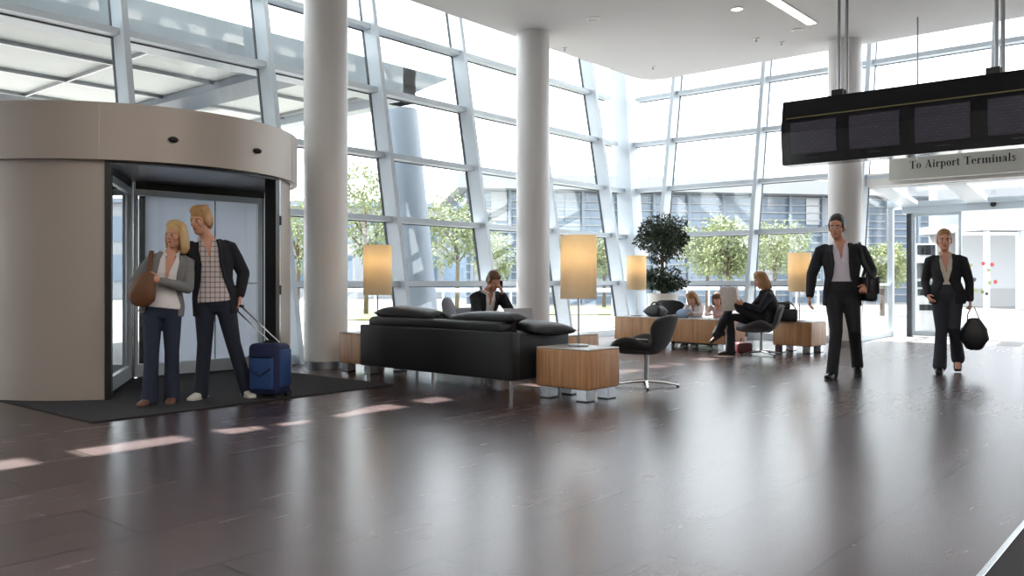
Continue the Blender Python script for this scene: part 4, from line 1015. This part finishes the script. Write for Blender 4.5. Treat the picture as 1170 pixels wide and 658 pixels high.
# --- couple in the revolving door -------------------------------------------------
ml = W(245, 7.92); maz = math.atan2(-ml.y, -ml.x)
man = dict(pel=(0,.0,.955), chest=(.0,-.03,1.27), neck=(.01,-.065,1.49), head=(.055,-.115,1.645), hrot=(-38,6,0),
    shL=(-.01,.135,1.42), elL=(-.06,.26,1.17), wrL=(.01,.225,.955), handL=((.12,-.10,-1),(.3,-1,-.1),62),
    shR=(-.0,-.245,1.40), elR=(-.12,-.42,1.20), wrR=(-.14,-.36,1.12), handR=((.1,.9,-.2),(1,.1,0),25),
    knL=(.05,.165,.52), anL=(-.02,.285,.098), toeL=(.9,.25,-.05), knR=(.03,-.085,.52), anR=(.0,-.115,.098), toeR=(.85,-.5,-.05), hiplat=(.1,1,-.03))
person('person', 'tall blond man in black jacket, plaid shirt and jeans holding the suitcase handle', ml, maz, 1.02, man, 'm', 'skin', 'sandy', 'swept', 'plaid', 'navy', 'jeans_dark', 'shoe_white', .0075, hem=.17, gap=(46,38,26,30,46), shirt_hem=.05, flare=1.05)
wl = W(186, 7.58); waz = math.atan2(-wl.y, -wl.x)
wom = dict(pel=(0,.0,.90), chest=(.0,.035,1.17), neck=(.01,.075,1.36), head=(.04,.11,1.502), hrot=(-40,2,-4),
    shR=(.0,-.085,1.295), elR=(-.04,-.24,1.07), wrR=(.13,-.24,.97), handR=((.5,.35,-.15),(-.2,1,-.3),45),
    shL=(.0,.215,1.275), elL=(.08,.21,1.03), wrL=(.20,-.03,1.10), handL=((.15,-1,.25),(-1,-.1,0),45),
    knL=(.02,.075,.47), anL=(-.02,.075,.09), toeL=(.9,-.1,-.05), knR=(.04,-.09,.47), anR=(.03,-.105,.09), toeR=(.9,-.5,-.05), hiplat=(0,1,.03))
person('person', 'blonde woman in grey cardigan, white blouse and jeans with a brown shoulder bag', wl, waz, .94, wom, 'f', 'skin', 'blonde', 'bob', 'blouse', 'cardigan', 'jeans', 'shoe_brown', .007, hem=.10, vneck=(6,16,44), gap=(52,44,32,34,50), shirt_hem=.04, flare=1.22, lapel=False)
def wp(loc, az, p): return V(loc)+Matrix.Rotation(az,3,'Z') @ V(p)
# suitcase telescopic handle up to the man's hand
bpy.context.view_layer.update()
hp = wp(ml, maz, (.035,.205,.865)); inv = sc_.matrix_world.inverted(); hl_ = inv @ hp
sd = V((0,1,0))
bm = B()
for s in (-.05,.05): tube(bm, [V((-.075,s,.45)), V((-.075,s,.52)), hl_+V((0,s,-.01))], .0075, 10)
obj('telescopic_handle', bm, 'chrome', sc_, smooth=True)
bm = B(); tube(bm, [hl_+V((0,-.062,-.004)), hl_+V((0,0,.004)), hl_+V((0,.062,-.004))], .014, 12); obj('grip', bm, 'black', sc_, smooth=True)
# woman's brown shoulder bag
bp_ = wp(wl, waz, (.17,-.155,.905))
bg = thing('shoulder_bag', 'brown leather shoulder bag under the blonde woman\'s arm', 'bag', bp_, waz+R(-25))
bm = B(); loft(bm, [((0,-.03,.0), .085, .04), ((0,-.02,.05), .12, .06), ((0,.01,.15), .105, .055), ((0,.05,.25), .05, .028)], (0,1,0), 20, pw=2.4); obj('body', bm, 'tan_leather', bg, smooth=True)
inv = Matrix.Rotation(-(waz+R(-25)),3,'Z')
def tb(p): return inv @ (wp(wl, waz, p)-bp_)
bm = B(); pts_ = [V((0,.05,.22)), tb((.165,-.11,1.15)), tb((.125,-.10,1.25)), tb((.07,-.095,1.325)), tb((.0,-.09,1.362)), tb((-.07,-.10,1.32)), tb((-.14,-.15,1.12)), V((-.05,-.05,.2))]; loft(bm, [(p_, .021, .006) for p_ in pts_], (inv @ (wp(wl, waz, (.3,1,0))-wp(wl, waz, (0,0,0)))), 10); obj('strap', bm, 'tan_leather', bg, smooth=True)

# --- businessman ------------------------------------------------------------------
bl = W(962, 9.72); baz = math.atan2(-bl.y, -bl.x)
biz = dict(pel=(0,.0,.985), chest=(.02,.0,1.31), neck=(.03,-.02,1.54), head=(.075,-.055,1.70), hrot=(-12,4,0),
    shL=(.01,.20,1.455), elL=(-.10,.315,1.20), wrL=(.14,.275,1.035), handL=((.8,-.35,-.25),(-.3,-.6,-.8),45),
    shR=(.01,-.225,1.455), elR=(-.03,-.325,1.17), wrR=(.05,-.345,.915), handR=((.12,-.05,-1),(.1,1,.1),35),
    knL=(.09,.13,.545), anL=(-.25,.165,.155), toeL=(.85,.05,-.45), knR=(.13,-.06,.53), anR=(.19,-.10,.095), toeR=(.95,-.25,.02), hiplat=(.05,1,0))
person('person', 'walking businessman in open dark suit and pale shirt with a black shoulder bag', bl, baz, 1.06, biz, 'm', 'skin2', 'dark_hair', 'short', 'shirt', 'suit', 'suit', 'shoe_black', .0085, hem=.17, gap=(50,34,24,28,46), shirt_hem=.02, flare=1.0)
mp_ = wp(bl, baz, (.10,.24,1.00))
mb = thing('messenger_bag', 'black leather shoulder bag held at the businessman\'s side', 'bag', wp(bl, baz, (.06,.27,.87)), baz+R(20))
bm = B(); box(bm, -.17,.17,-.055,.055,0,.27,.04,3); obj('body', bm, 'leather', mb, smooth=50)
bm = B(); box(bm, -.165,.165,.045,.068,.08,.275,.01); box(bm, -.165,.165,-.068,-.045,.1,.275,.01); obj('flap', bm, 'leather', mb, smooth=50)
inv2 = Matrix.Rotation(-(baz+R(20)),3,'Z'); o0 = wp(bl, baz, (.06,.27,.87))
def tm(p): return inv2 @ (wp(bl, baz, p)-o0)
pts_ = [V((.15,0,.25)), tm((.175,.235,1.3)), tm((.12,.20,1.43)), tm((.06,.185,1.51)), tm((0.0,.185,1.535)), tm((-.07,.19,1.49)), tm((-.13,.25,1.25)), V((-.15,0,.25))]
bm = B(); loft(bm, [(p_, .019, .005) for p_ in pts_], tm((.3,1,0))-tm((0,0,0)), 10); obj('strap', bm, 'leather', mb, smooth=True)
bm = B(); cyl(bm, (.14,-.072,.2),(.14,-.06,.2),.014); obj('buckle', bm, 'chrome', mb)

# --- businesswoman ----------------------------------------------------------------
cl = W(1082, 10.15); caz = math.atan2(-cl.y, -cl.x)
biw = dict(pel=(0,.0,.955), chest=(.0,-.005,1.235), neck=(.01,-.02,1.43), head=(.05,-.03,1.575), hrot=(6,2,0),
    shL=(.0,.165,1.355), elL=(-.04,.235,1.09), wrL=(.0,.245,.86), handL=((.1,.05,-1),(.2,-1,0),70),
    shR=(.0,-.185,1.355), elR=(-.08,-.235,1.09), wrR=(.08,-.205,.92), handR=((.6,.35,-.6),(-.3,.9,.1),30),
    knL=(.12,.075,.55), anL=(-.20,.115,.20), toeL=(.7,.0,-.70), knR=(.09,-.06,.52), anR=(.12,-.075,.135), toeR=(.93,-.05,-.30), hiplat=(.03,1,0))
person('person', 'walking businesswoman in charcoal trouser suit and cream blouse carrying a handbag', cl, caz, .985, biw, 'f', 'skin', 'light_brown', 'tied', 'cream', 'suit', 'charcoal', 'shoe_black', .0085, hem=.13, vneck=(4,14,44), gap=(30,12,24,30,50), shirt_hem=.02, flare=1.25, heel=.035)
hb0 = wp(cl, caz, (.05,.285,.30))
hb = thing('handbag', 'black rounded handbag hanging from the businesswoman\'s hand', 'bag', hb0, caz)
bm = B(); loft(bm, [((0,0,.03), .10, .06), ((0,0,.12), .155, .085), ((0,0,.24), .135, .07), ((0,0,.34), .07, .035)], (0,1,0), 22, pw=2.5); obj('body', bm, 'leather', hb, smooth=True)
for x in (-.02,.02):
    bm = B(); tube(bm, [V((x,-.075,.29)), V((x*.8,-.07,.40)), V((x*.3,-.03,.49)), V((x*.3,-.0,.49)), V((x*.8,.035,.40)), V((x,.07,.29))], .0075, 8); obj('handle', bm, 'chrome' if x > 0 else 'leather', hb, smooth=True)

# --- seated man with telephone ------------------------------------------------------
sl0 = W(549, 11.2); saz = R(-90-14)
sm = dict(pel=(0,0,.50), chest=(.10,0,.79), neck=(.18,0,.97), head=(.26,.02,1.085), hrot=(0,30,0), seat=1,
    shL=(.15,.195,.90), elL=(.36,.23,.70), wrL=(.36,.10,.93), handL=((.0,-.25,1),(-.6,-1,0),45),
    shR=(.15,-.195,.90), elR=(.30,-.25,.66), wrR=(.50,-.14,.60), handR=((.9,.2,-.1),(0,.2,-1),40),
    knL=(.46,.14,.50), anL=(.44,.14,.09), toeL=(1,.1,0), knR=(.46,-.14,.50), anR=(.42,-.14,.09), toeR=(1,-.1,0))
person('person', 'seated man in dark suit holding a phone to his bowed head behind the sofa', sl0, saz, 1.0, sm, 'm', 'skin2', 'brown_hair', 'short', 'blouse', 'suit', 'suit', 'shoe_black', .0095, hem=.10, gap=(34,26,22,28,46))
ph = thing('mobile_phone', 'dark mobile phone at the seated man\'s ear', 'phone', wp(sl0, saz, (.31,.115,.985)), saz)
bm = B(); box(bm, -.03,.03,-.006,.006,0,.12,.004); obj('body', bm, 'black', ph); bm = B(); box(bm, -.026,.026,-.0075,-.0055,.02,.11); obj('screen', bm, 'blackglass', ph)
ac = thing('armchair', 'grey low armchair in which the man with the phone sits', 'chair', sl0, saz)
bm = B(); box(bm, -.30,.46,-.36,.36,.16,.40,.06,3); obj('seat', bm, 'grey_fabric', ac, smooth=50)
bm = B(); box(bm, -.42,-.26,-.36,.36,.2,.74,.06,3); obj('backrest', bm, 'grey_fabric', ac, smooth=50)
for s in (-1,1):
    bm = B(); box(bm, -.36,.42,s*.43-.07,s*.43+.07,.18,.56,.05,3); obj('armrest', bm, 'grey_fabric', ac, smooth=50)
for x in (-.3,.38):
    for y in (-.36,.36): bm = B(); cyl(bm, (x,y,0),(x,y,.19),.016); obj('leg', bm, 'chrome', ac)
pillow(W(513, 10.5, .74), (.40, .34, .16), (R(75), 0, R(40)), 'grey_fabric', 'pale grey cushion left of the seated man')

# --- woman reading in the swan chair -------------------------------------------------
rw = dict(pel=(-.10,0,.50), chest=(-.13,0,.78), neck=(-.08,0,.97), head=(-.02,0,1.105), hrot=(0,22,0), seat=1,
    shL=(-.10,.165,.89), elL=(.06,.23,.68), wrL=(.27,.14,.76), handL=((.9,-.3,.3),(0,-1,.1),45),
    shR=(-.10,-.165,.89), elR=(.06,-.23,.68), wrR=(.27,-.14,.76), handR=((.9,.3,.3),(0,1,.1),45),
    knL=(.40,.0,.74), anL=(.60,-.04,.34), toeL=(.75,-.05,-.5), knR=(.40,-.07,.56), anR=(.42,-.06,.085), toeR=(1,.05,0))
person('person', 'woman in black reading a newspaper in the grey swan chair, legs crossed', rc, RAZ, .97, rw, 'f', 'skin', 'light_brown', 'bob', 'navy', 'navy', 'suit', 'shoe_black', .0095, hem=.06, gap=(14,12,14,20,46), heel=.03)
npz = thing('newspaper', 'open newspaper held up by the woman in the swan chair', 'newspaper', wp(rc, RAZ, (.34,.02,.68)), RAZ-R(38))
bm = B()
for s in (1,-1):
    hexa(bm, [(-.02+.10*abs(s*q)/.3+o+z*.12, s*q, z) for q in (0,.30) for o in (0,.006) for z in (-.02,.33)])
obj('sheets', bm, 'paper', npz)
# --- two children behind the sideboard -----------------------------------------------
def child(label, loc, az, k, hair, hs, shirt, style, lean):
    J = dict(pel=(0,0,.40), chest=(.07+lean,0,.58), neck=(.12+lean,0,.70), head=(.18+lean,0,.80), hrot=(0,34,0), seat=1, hs=hs,
        shL=(.10+lean,.125,.66), elL=(.22+lean,.17,.55), wrL=(.36+lean,.06,.56), handL=((1,-.3,-.1),(0,0,-1),30),
        shR=(.10+lean,-.125,.66), elR=(.22+lean,-.17,.55), wrR=(.36+lean,-.06,.56), handR=((1,.3,-.1),(0,0,-1),30),
        knL=(.30,.09,.40), anL=(.28,.09,.08), toeL=(1,0,0), knR=(.30,-.09,.40), anR=(.28,-.09,.08), toeR=(1,0,0))
    return person('person', label, loc, az, k, J, 'c', 'skin', hair, style, shirt, None, 'jeans', 'shoe_white', .0095, hand_k=.8, sleeves=.7)
ch1 = W(797, 14.35); ch2 = W(822, 14.05)
child('girl with long light brown hair in white top leaning over the sideboard', ch1, R(183), .80, 'light_brown', .94, 'blouse', 'long', .02)
child('smaller child in pale pink top bent over the sideboard beside the girl', ch2, R(195), .70, 'brown_hair', .86, 'pink', 'bob', -.01)
bn = thing('bench', 'low upholstered bench the two children sit on', 'bench', W(816, 14.75), -R(3))
bm = B(); box(bm, -.25,.25,-.52,.52,.14,.36,.04,3); obj('seat', bm, 'felt_grey', bn, smooth=50)
for x in (-.2,.2):
    for y in (-.45,.45): bm = B(); cyl(bm, (x,y,0),(x,y,.15),.015); obj('leg', bm, 'chrome', bn)

# ================================================================ outside
# entrance canopy
cn = thing('entrance_canopy', 'flat glazed entrance canopy outside above the revolving door', 'canopy', (0,0,0))
bm = B(); box(bm, -10, 10.5, 11.05, 11.45, 4.25, 4.85); box(bm, -10, 10.5, 19.6, 20, 4.25, 4.85); box(bm, 10.2, 10.5, 11.05, 20, 4.25, 4.85)
hexa(bm, [(10.5,11.05,4.45),(10.5,11.05,4.85),(10.5,11.3,4.45),(10.5,11.3,4.85),(11.3,11.05,4.82),(11.3,11.05,4.85),(11.3,11.3,4.82),(11.3,11.3,4.85)])
obj('fascia', bm, 'frame', cn)
bm = B(); box(bm, -10, 10.4, 11.2, 19.8, 4.42, 4.46); obj('soffit_panel', bm, M['soffit'] if 'soffit' in M else mat('pale_canopy_soffit', (232,238,236), .5, var=.04, scale=1), cn)
bm = B()
for x in range(-10, 11, 2): box(bm, x-.02, x+.02, 11.2, 19.8, 4.36, 4.43)
for y in (12.9, 14.6, 16.3, 18.0): box(bm, -10, 10.4, y-.02, y+.02, 4.36, 4.43)
obj('soffit_joint', bm, 'steel', cn)
bm = B()
for x in (-4.0, 2.0, 8.0): box(bm, x-.35, x+.35, 11.2, 19.8, 4.28, 4.40)
obj('beam', bm, 'louvre', cn)
for i, (x, y, lab) in enumerate(((8.7, 15.0, 'pale steel canopy column seen over the revolving door'), (14.0, 14.6, 'pale leaning steel column outside left of the seated man'))):
    o = thing('canopy_column', lab, 'column', (x, y, -.13))
    bm = B(); cyl(bm, (0,0,0), (-.0,.12+.6*i,4.4 if i == 0 else 5.3), .42+.06*i, .36+.1*i, 40); obj('shaft', bm, 'louvre', o, smooth=40)
    bm = B(); lathe(bm, [(.62,0),(.62,.1),(.5,.16),(.48,.2)], seg=40); obj('base_ring', bm, 'steel', o, smooth=40)

def out_tree(loc, h, r, label, n=1500, size=.22, seed=1, trunk=.09):
    t = thing('street_tree', label, 'tree', loc)
    bm = B(); tube(bm, [(0,0,-.05),(.05,0,h*.4),(0,.05,h*.75)], [trunk,trunk*.8,trunk*.4], 8)
    for i in range(6):
        a = i*1.9; tube(bm, [(0,0,h*.4+.05*h*i/2), (r*.35*math.cos(a), r*.35*math.sin(a), h*.52+.05*h*i/2), (r*.7*math.cos(a), r*.7*math.sin(a), h*.6+.05*h*i/2)], [trunk*.4,trunk*.3,.01], 6)
    obj('trunk', bm, 'bark', t, smooth=True)
    bm = B(); leaves(bm, (0,0,h*.68), r, h*.34, n, size, 22, seed); noclean('crown', bm, 'leaf_out', t)
    return t
ZG = -.13
for i, (px, d, h, r, lab) in enumerate(((418, 30, 5.2, 1.7, 'leafy tree outside between round column and first mullions'), (522, 33, 4.6, 1.5, 'leafy tree outside right of the leaning steel column'), (340, 36, 5.0, 1.7, 'leafy tree outside behind the column by the door'),
    (808, 34, 3.9, 1.2, 'slender young tree outside left of the middle right-wall mullion'), (832, 30, 3.3, .9, 'small young tree outside right behind the children'), (885, 36, 4.0, 1.4, 'young tree outside behind the walking man\'s lamp'), (1008, 30, 2.6, 1.0, 'bushy tree outside left of the sliding door'), (690, 38, 3.6, 1.2, 'pale tree outside behind the nearest big lamp'), (566, 40, 3.4, 1.3, 'pale tree outside behind the seated man'))):
    out_tree(W(px, d, ZG), h, r, lab, 2600, .17, i+11)
# planting and low walls
for i, (px0, px1, d, m, h, nm, lab, cat) in enumerate(((380, 560, 26, 'grass', .06, 'lawn_strip', 'strip of lawn outside behind the sofa', 'lawn'), (620, 720, 30, 'grass', .06, 'lawn_strip', 'strip of lawn outside behind the big lamp', 'lawn'))):
    a, b, c_, e_ = W(px0, d, ZG), W(px1, d, ZG), W(px1, d+9, ZG), W(px0, d+9, ZG)
    bm = B(); prism(bm, [a.xy, b.xy, c_.xy, e_.xy], ZG, ZG+h); tag(obj(nm, bm, m), lab, cat, kind='structure')
# terminal building across the forecourt
def rotbox(bm, o, u, v, x0, x1, y0, y1, z0, z1): hexa(bm, [o+u*x+v*y+UP*z for x in (x0,x1) for y in (y0,y1) for z in (z0,z1)])
tb_o = W(800, 47, ZG); U_ = (RT*1.0+FW*.18).normalized(); N_ = UP.cross(U_); N_ = N_ if N_.dot(FW) > 0 else -N_
bt = thing('terminal_building', 'blue grey glass building with a white roof edge across the forecourt', 'building', (0,0,0))
bm = B(); rotbox(bm, tb_o, U_, N_, -13, 15, 0, 12, 0, 6.2); obj('wall', bm, 'facade_glass', bt)
bm = B(); rotbox(bm, tb_o, U_, N_, -13.6, 15.4, -1.2, 12.5, 6.0, 6.75); obj('roof', bm, 'facade', bt)
random.seed(4)
for i in range(14):
    x = -12.8+i*2.0
    bm = B(); rotbox(bm, tb_o, U_, N_, x, x+.16, -.25, 0, 0, 6.05); obj('facade_post', bm, 'louvre', bt)
for i in range(13):
    for j, (z0, z1) in enumerate(((.3,2.2),(2.5,4.1),(4.4,5.9))):
        if random.random() < .5:
            x = -12.6+i*2.0+random.choice((0,.9)); bm = B(); rotbox(bm, tb_o, U_, N_, x, x+.85, -.08, .02, z0, z1); obj('window_panel', bm, random.choice(('facade','facade','louvre','steel')), bt)
bm = B()
for q in range(14): rotbox(bm, tb_o, U_, N_, -13, 15, -.14, -.08, .4+q*.42, .46+q*.42)
obj('louvre_rail', bm, 'facade', bt)
# white covered walkway right of it
wk = thing('covered_walkway', 'white covered walkway outside the sliding door', 'walkway', (0,0,0)); o3 = W(1105, 38, ZG)
bm = B(); rotbox(bm, o3, U_, N_, 0, 34, 2, 2.6, 0, 8.0); obj('back_wall', bm, 'facade', wk)
bm = B(); rotbox(bm, o3, U_, N_, -.5, 24, -1.5, 2.6, 3.4, 3.75); obj('roof', bm, 'facade', wk)
for q in range(9): bm = B(); rotbox(bm, o3, U_, N_, q*1.7, q*1.7+.16, -1.2, -1.0, 0, 3.4); obj('post', bm, 'frame', wk)
gs = thing('glass_screen', 'glass screen with coloured sticker dots outside the sliding door', 'glass screen', W(1128, 21.5, ZG), CA-PI/2)
bm = B(); box(bm, -.75, .75, -.006, .006, .1, 2.4); obj('pane', bm, 'glass', gs)
bm = B(); box(bm, -.78, -.74, -.03, .03, 0, 2.45); box(bm, .74, .78, -.03, .03, 0, 2.45); box(bm, -.74, .74, -.03, .03, 2.38, 2.45); box(bm, -.74, .74, -.03, .03, .05, .12); obj('frame', bm, 'frame', gs)
for x, z, c_ in ((-.42,1.62,'yellow'),(-.1,1.66,'red'),(.02,1.5,'yellow'),(.12,1.64,'red'),(-.5,1.26,'ink'),(-.33,1.26,'ink'),(.05,1.18,'yellow'),(.2,1.2,'red'),(-.12,.95,'green'),(-.02,.9,'ink'),(-.3,.98,'yellow')):
    bm = B(); cyl(bm, (x,-.0085,z), (x,-.0062,z), .05, seg=16); obj('sticker', bm, {'yellow':M['leaf_out'],'red':M['red'],'ink':M['felt_grey'],'green':M['grass']}[c_], gs)
# pale office block far left and wall
b2 = thing('office_block', 'pale far office block behind the trees on the left', 'building', (0,0,0))
o2 = W(540, 62, ZG); bm = B(); rotbox(bm, o2, U_, N_, -26, 8, 0, 12, 0, 6.5); obj('wall', bm, 'facade', b2)
for i in range(11):
    bm = B(); rotbox(bm, o2, U_, N_, -25.5+i*3, -23.6+i*3, -.1, .05, 1.2, 3.0); rotbox(bm, o2, U_, N_, -25.5+i*3, -23.6+i*3, -.1, .05, 3.9, 5.6); obj('window', bm, 'facade_glass', b2)
bm = B(); rotbox(bm, o2, U_, N_, -26.4, 8.4, -.4, 12, 6.5, 6.8); obj('roof', bm, 'louvre', b2)
# low wall / rail band outside
for i, (p0, p1, d, lab) in enumerate(((390, 700, 22, 'long low steel rail outside behind the seating'), (760, 960, 27, 'low steel rail outside behind the children'))):
    o = thing('guard_rail', lab, 'railing', (0,0,0)); a, b = W(p0, d, 0), W(p1, d, 0); n_ = 8
    bm = B(); tube(bm, [a+UP*.85, b+UP*.85], .05, 8); obj('top_rail', bm, 'frame', o)
    for q in range(n_+1): bm = B(); p = a.lerp(b, q/n_); cyl(bm, p+UP*ZG, p+UP*.85, .03, seg=8); obj('post', bm, 'frame', o)
# ================================================================ light, camera
for o in list(bpy.data.objects):
    pass
# warm bulbs inside the four lampshades
for t in [o for o in bpy.data.objects if o.name.startswith('table_lamp')]:
    L = bpy.data.lights.new('lamp_bulb_light', 'POINT'); L.energy = 1.2; L.color = (1,.82,.6); L.shadow_soft_size = .05
    lo = bpy.data.objects.new('lamp_bulb_light', L); C.objects.link(lo); lo.location = t.location+V((0,0,.86))
# the sun: high, from beyond the left glass wall
TAU, SIDE = 1.41, -.2
sd = V((SIDE, -1, -TAU)).normalized()
S = bpy.data.lights.new('sun', 'SUN'); S.energy = 13; S.angle = R(.6); S.color = (1,.94,.86)
so_ = bpy.data.objects.new('sun', S); C.objects.link(so_); so_.rotation_euler = sd.to_track_quat('-Z', 'Y').to_euler()
w = bpy.data.worlds.new('sky'); bpy.context.scene.world = w; w.use_nodes = True
bg_ = w.node_tree.nodes['Background']; bg_.inputs[0].default_value = (.90,.95,1.0,1); bg_.inputs[1].default_value = 2.3
# area lights of the added fill strips behind the viewer
for t in [o for o in bpy.data.objects if o.name.startswith('linear_light') and o.location.y < 3]:
    L = bpy.data.lights.new('added_fill_light', 'AREA'); L.shape = 'RECTANGLE'; L.size = 2.2; L.size_y = .12; L.energy = 30; L.color = (1,.95,.88)
    lo = bpy.data.objects.new('added_fill_light', L); C.objects.link(lo); lo.location = t.location+V((0,0,-.03))
cam = bpy.data.cameras.new('camera'); cam.sensor_width = 36; cam.lens = F/1170*36; cam.shift_y = -(329-HY)/1170; cam.clip_end = 500
co = bpy.data.objects.new('camera', cam); C.objects.link(co); co.location = (0,0,H); co.rotation_euler = (R(90), 0, CA-PI/2)
sc = bpy.context.scene; sc.camera = co
sc.view_settings.view_transform = 'Standard'; sc.view_settings.look = 'None'; sc.view_settings.gamma = 1; sc.view_settings.exposure = 1.4; sc.view_settings.use_curve_mapping = False
sc.cycles.transparent_max_bounces = 40; sc.cycles.max_bounces = 10; sc.cycles.diffuse_bounces = 5; sc.cycles.glossy_bounces = 4
sc.cycles.use_denoising = True; sc.cycles.sample_clamp_indirect = 6
bake()
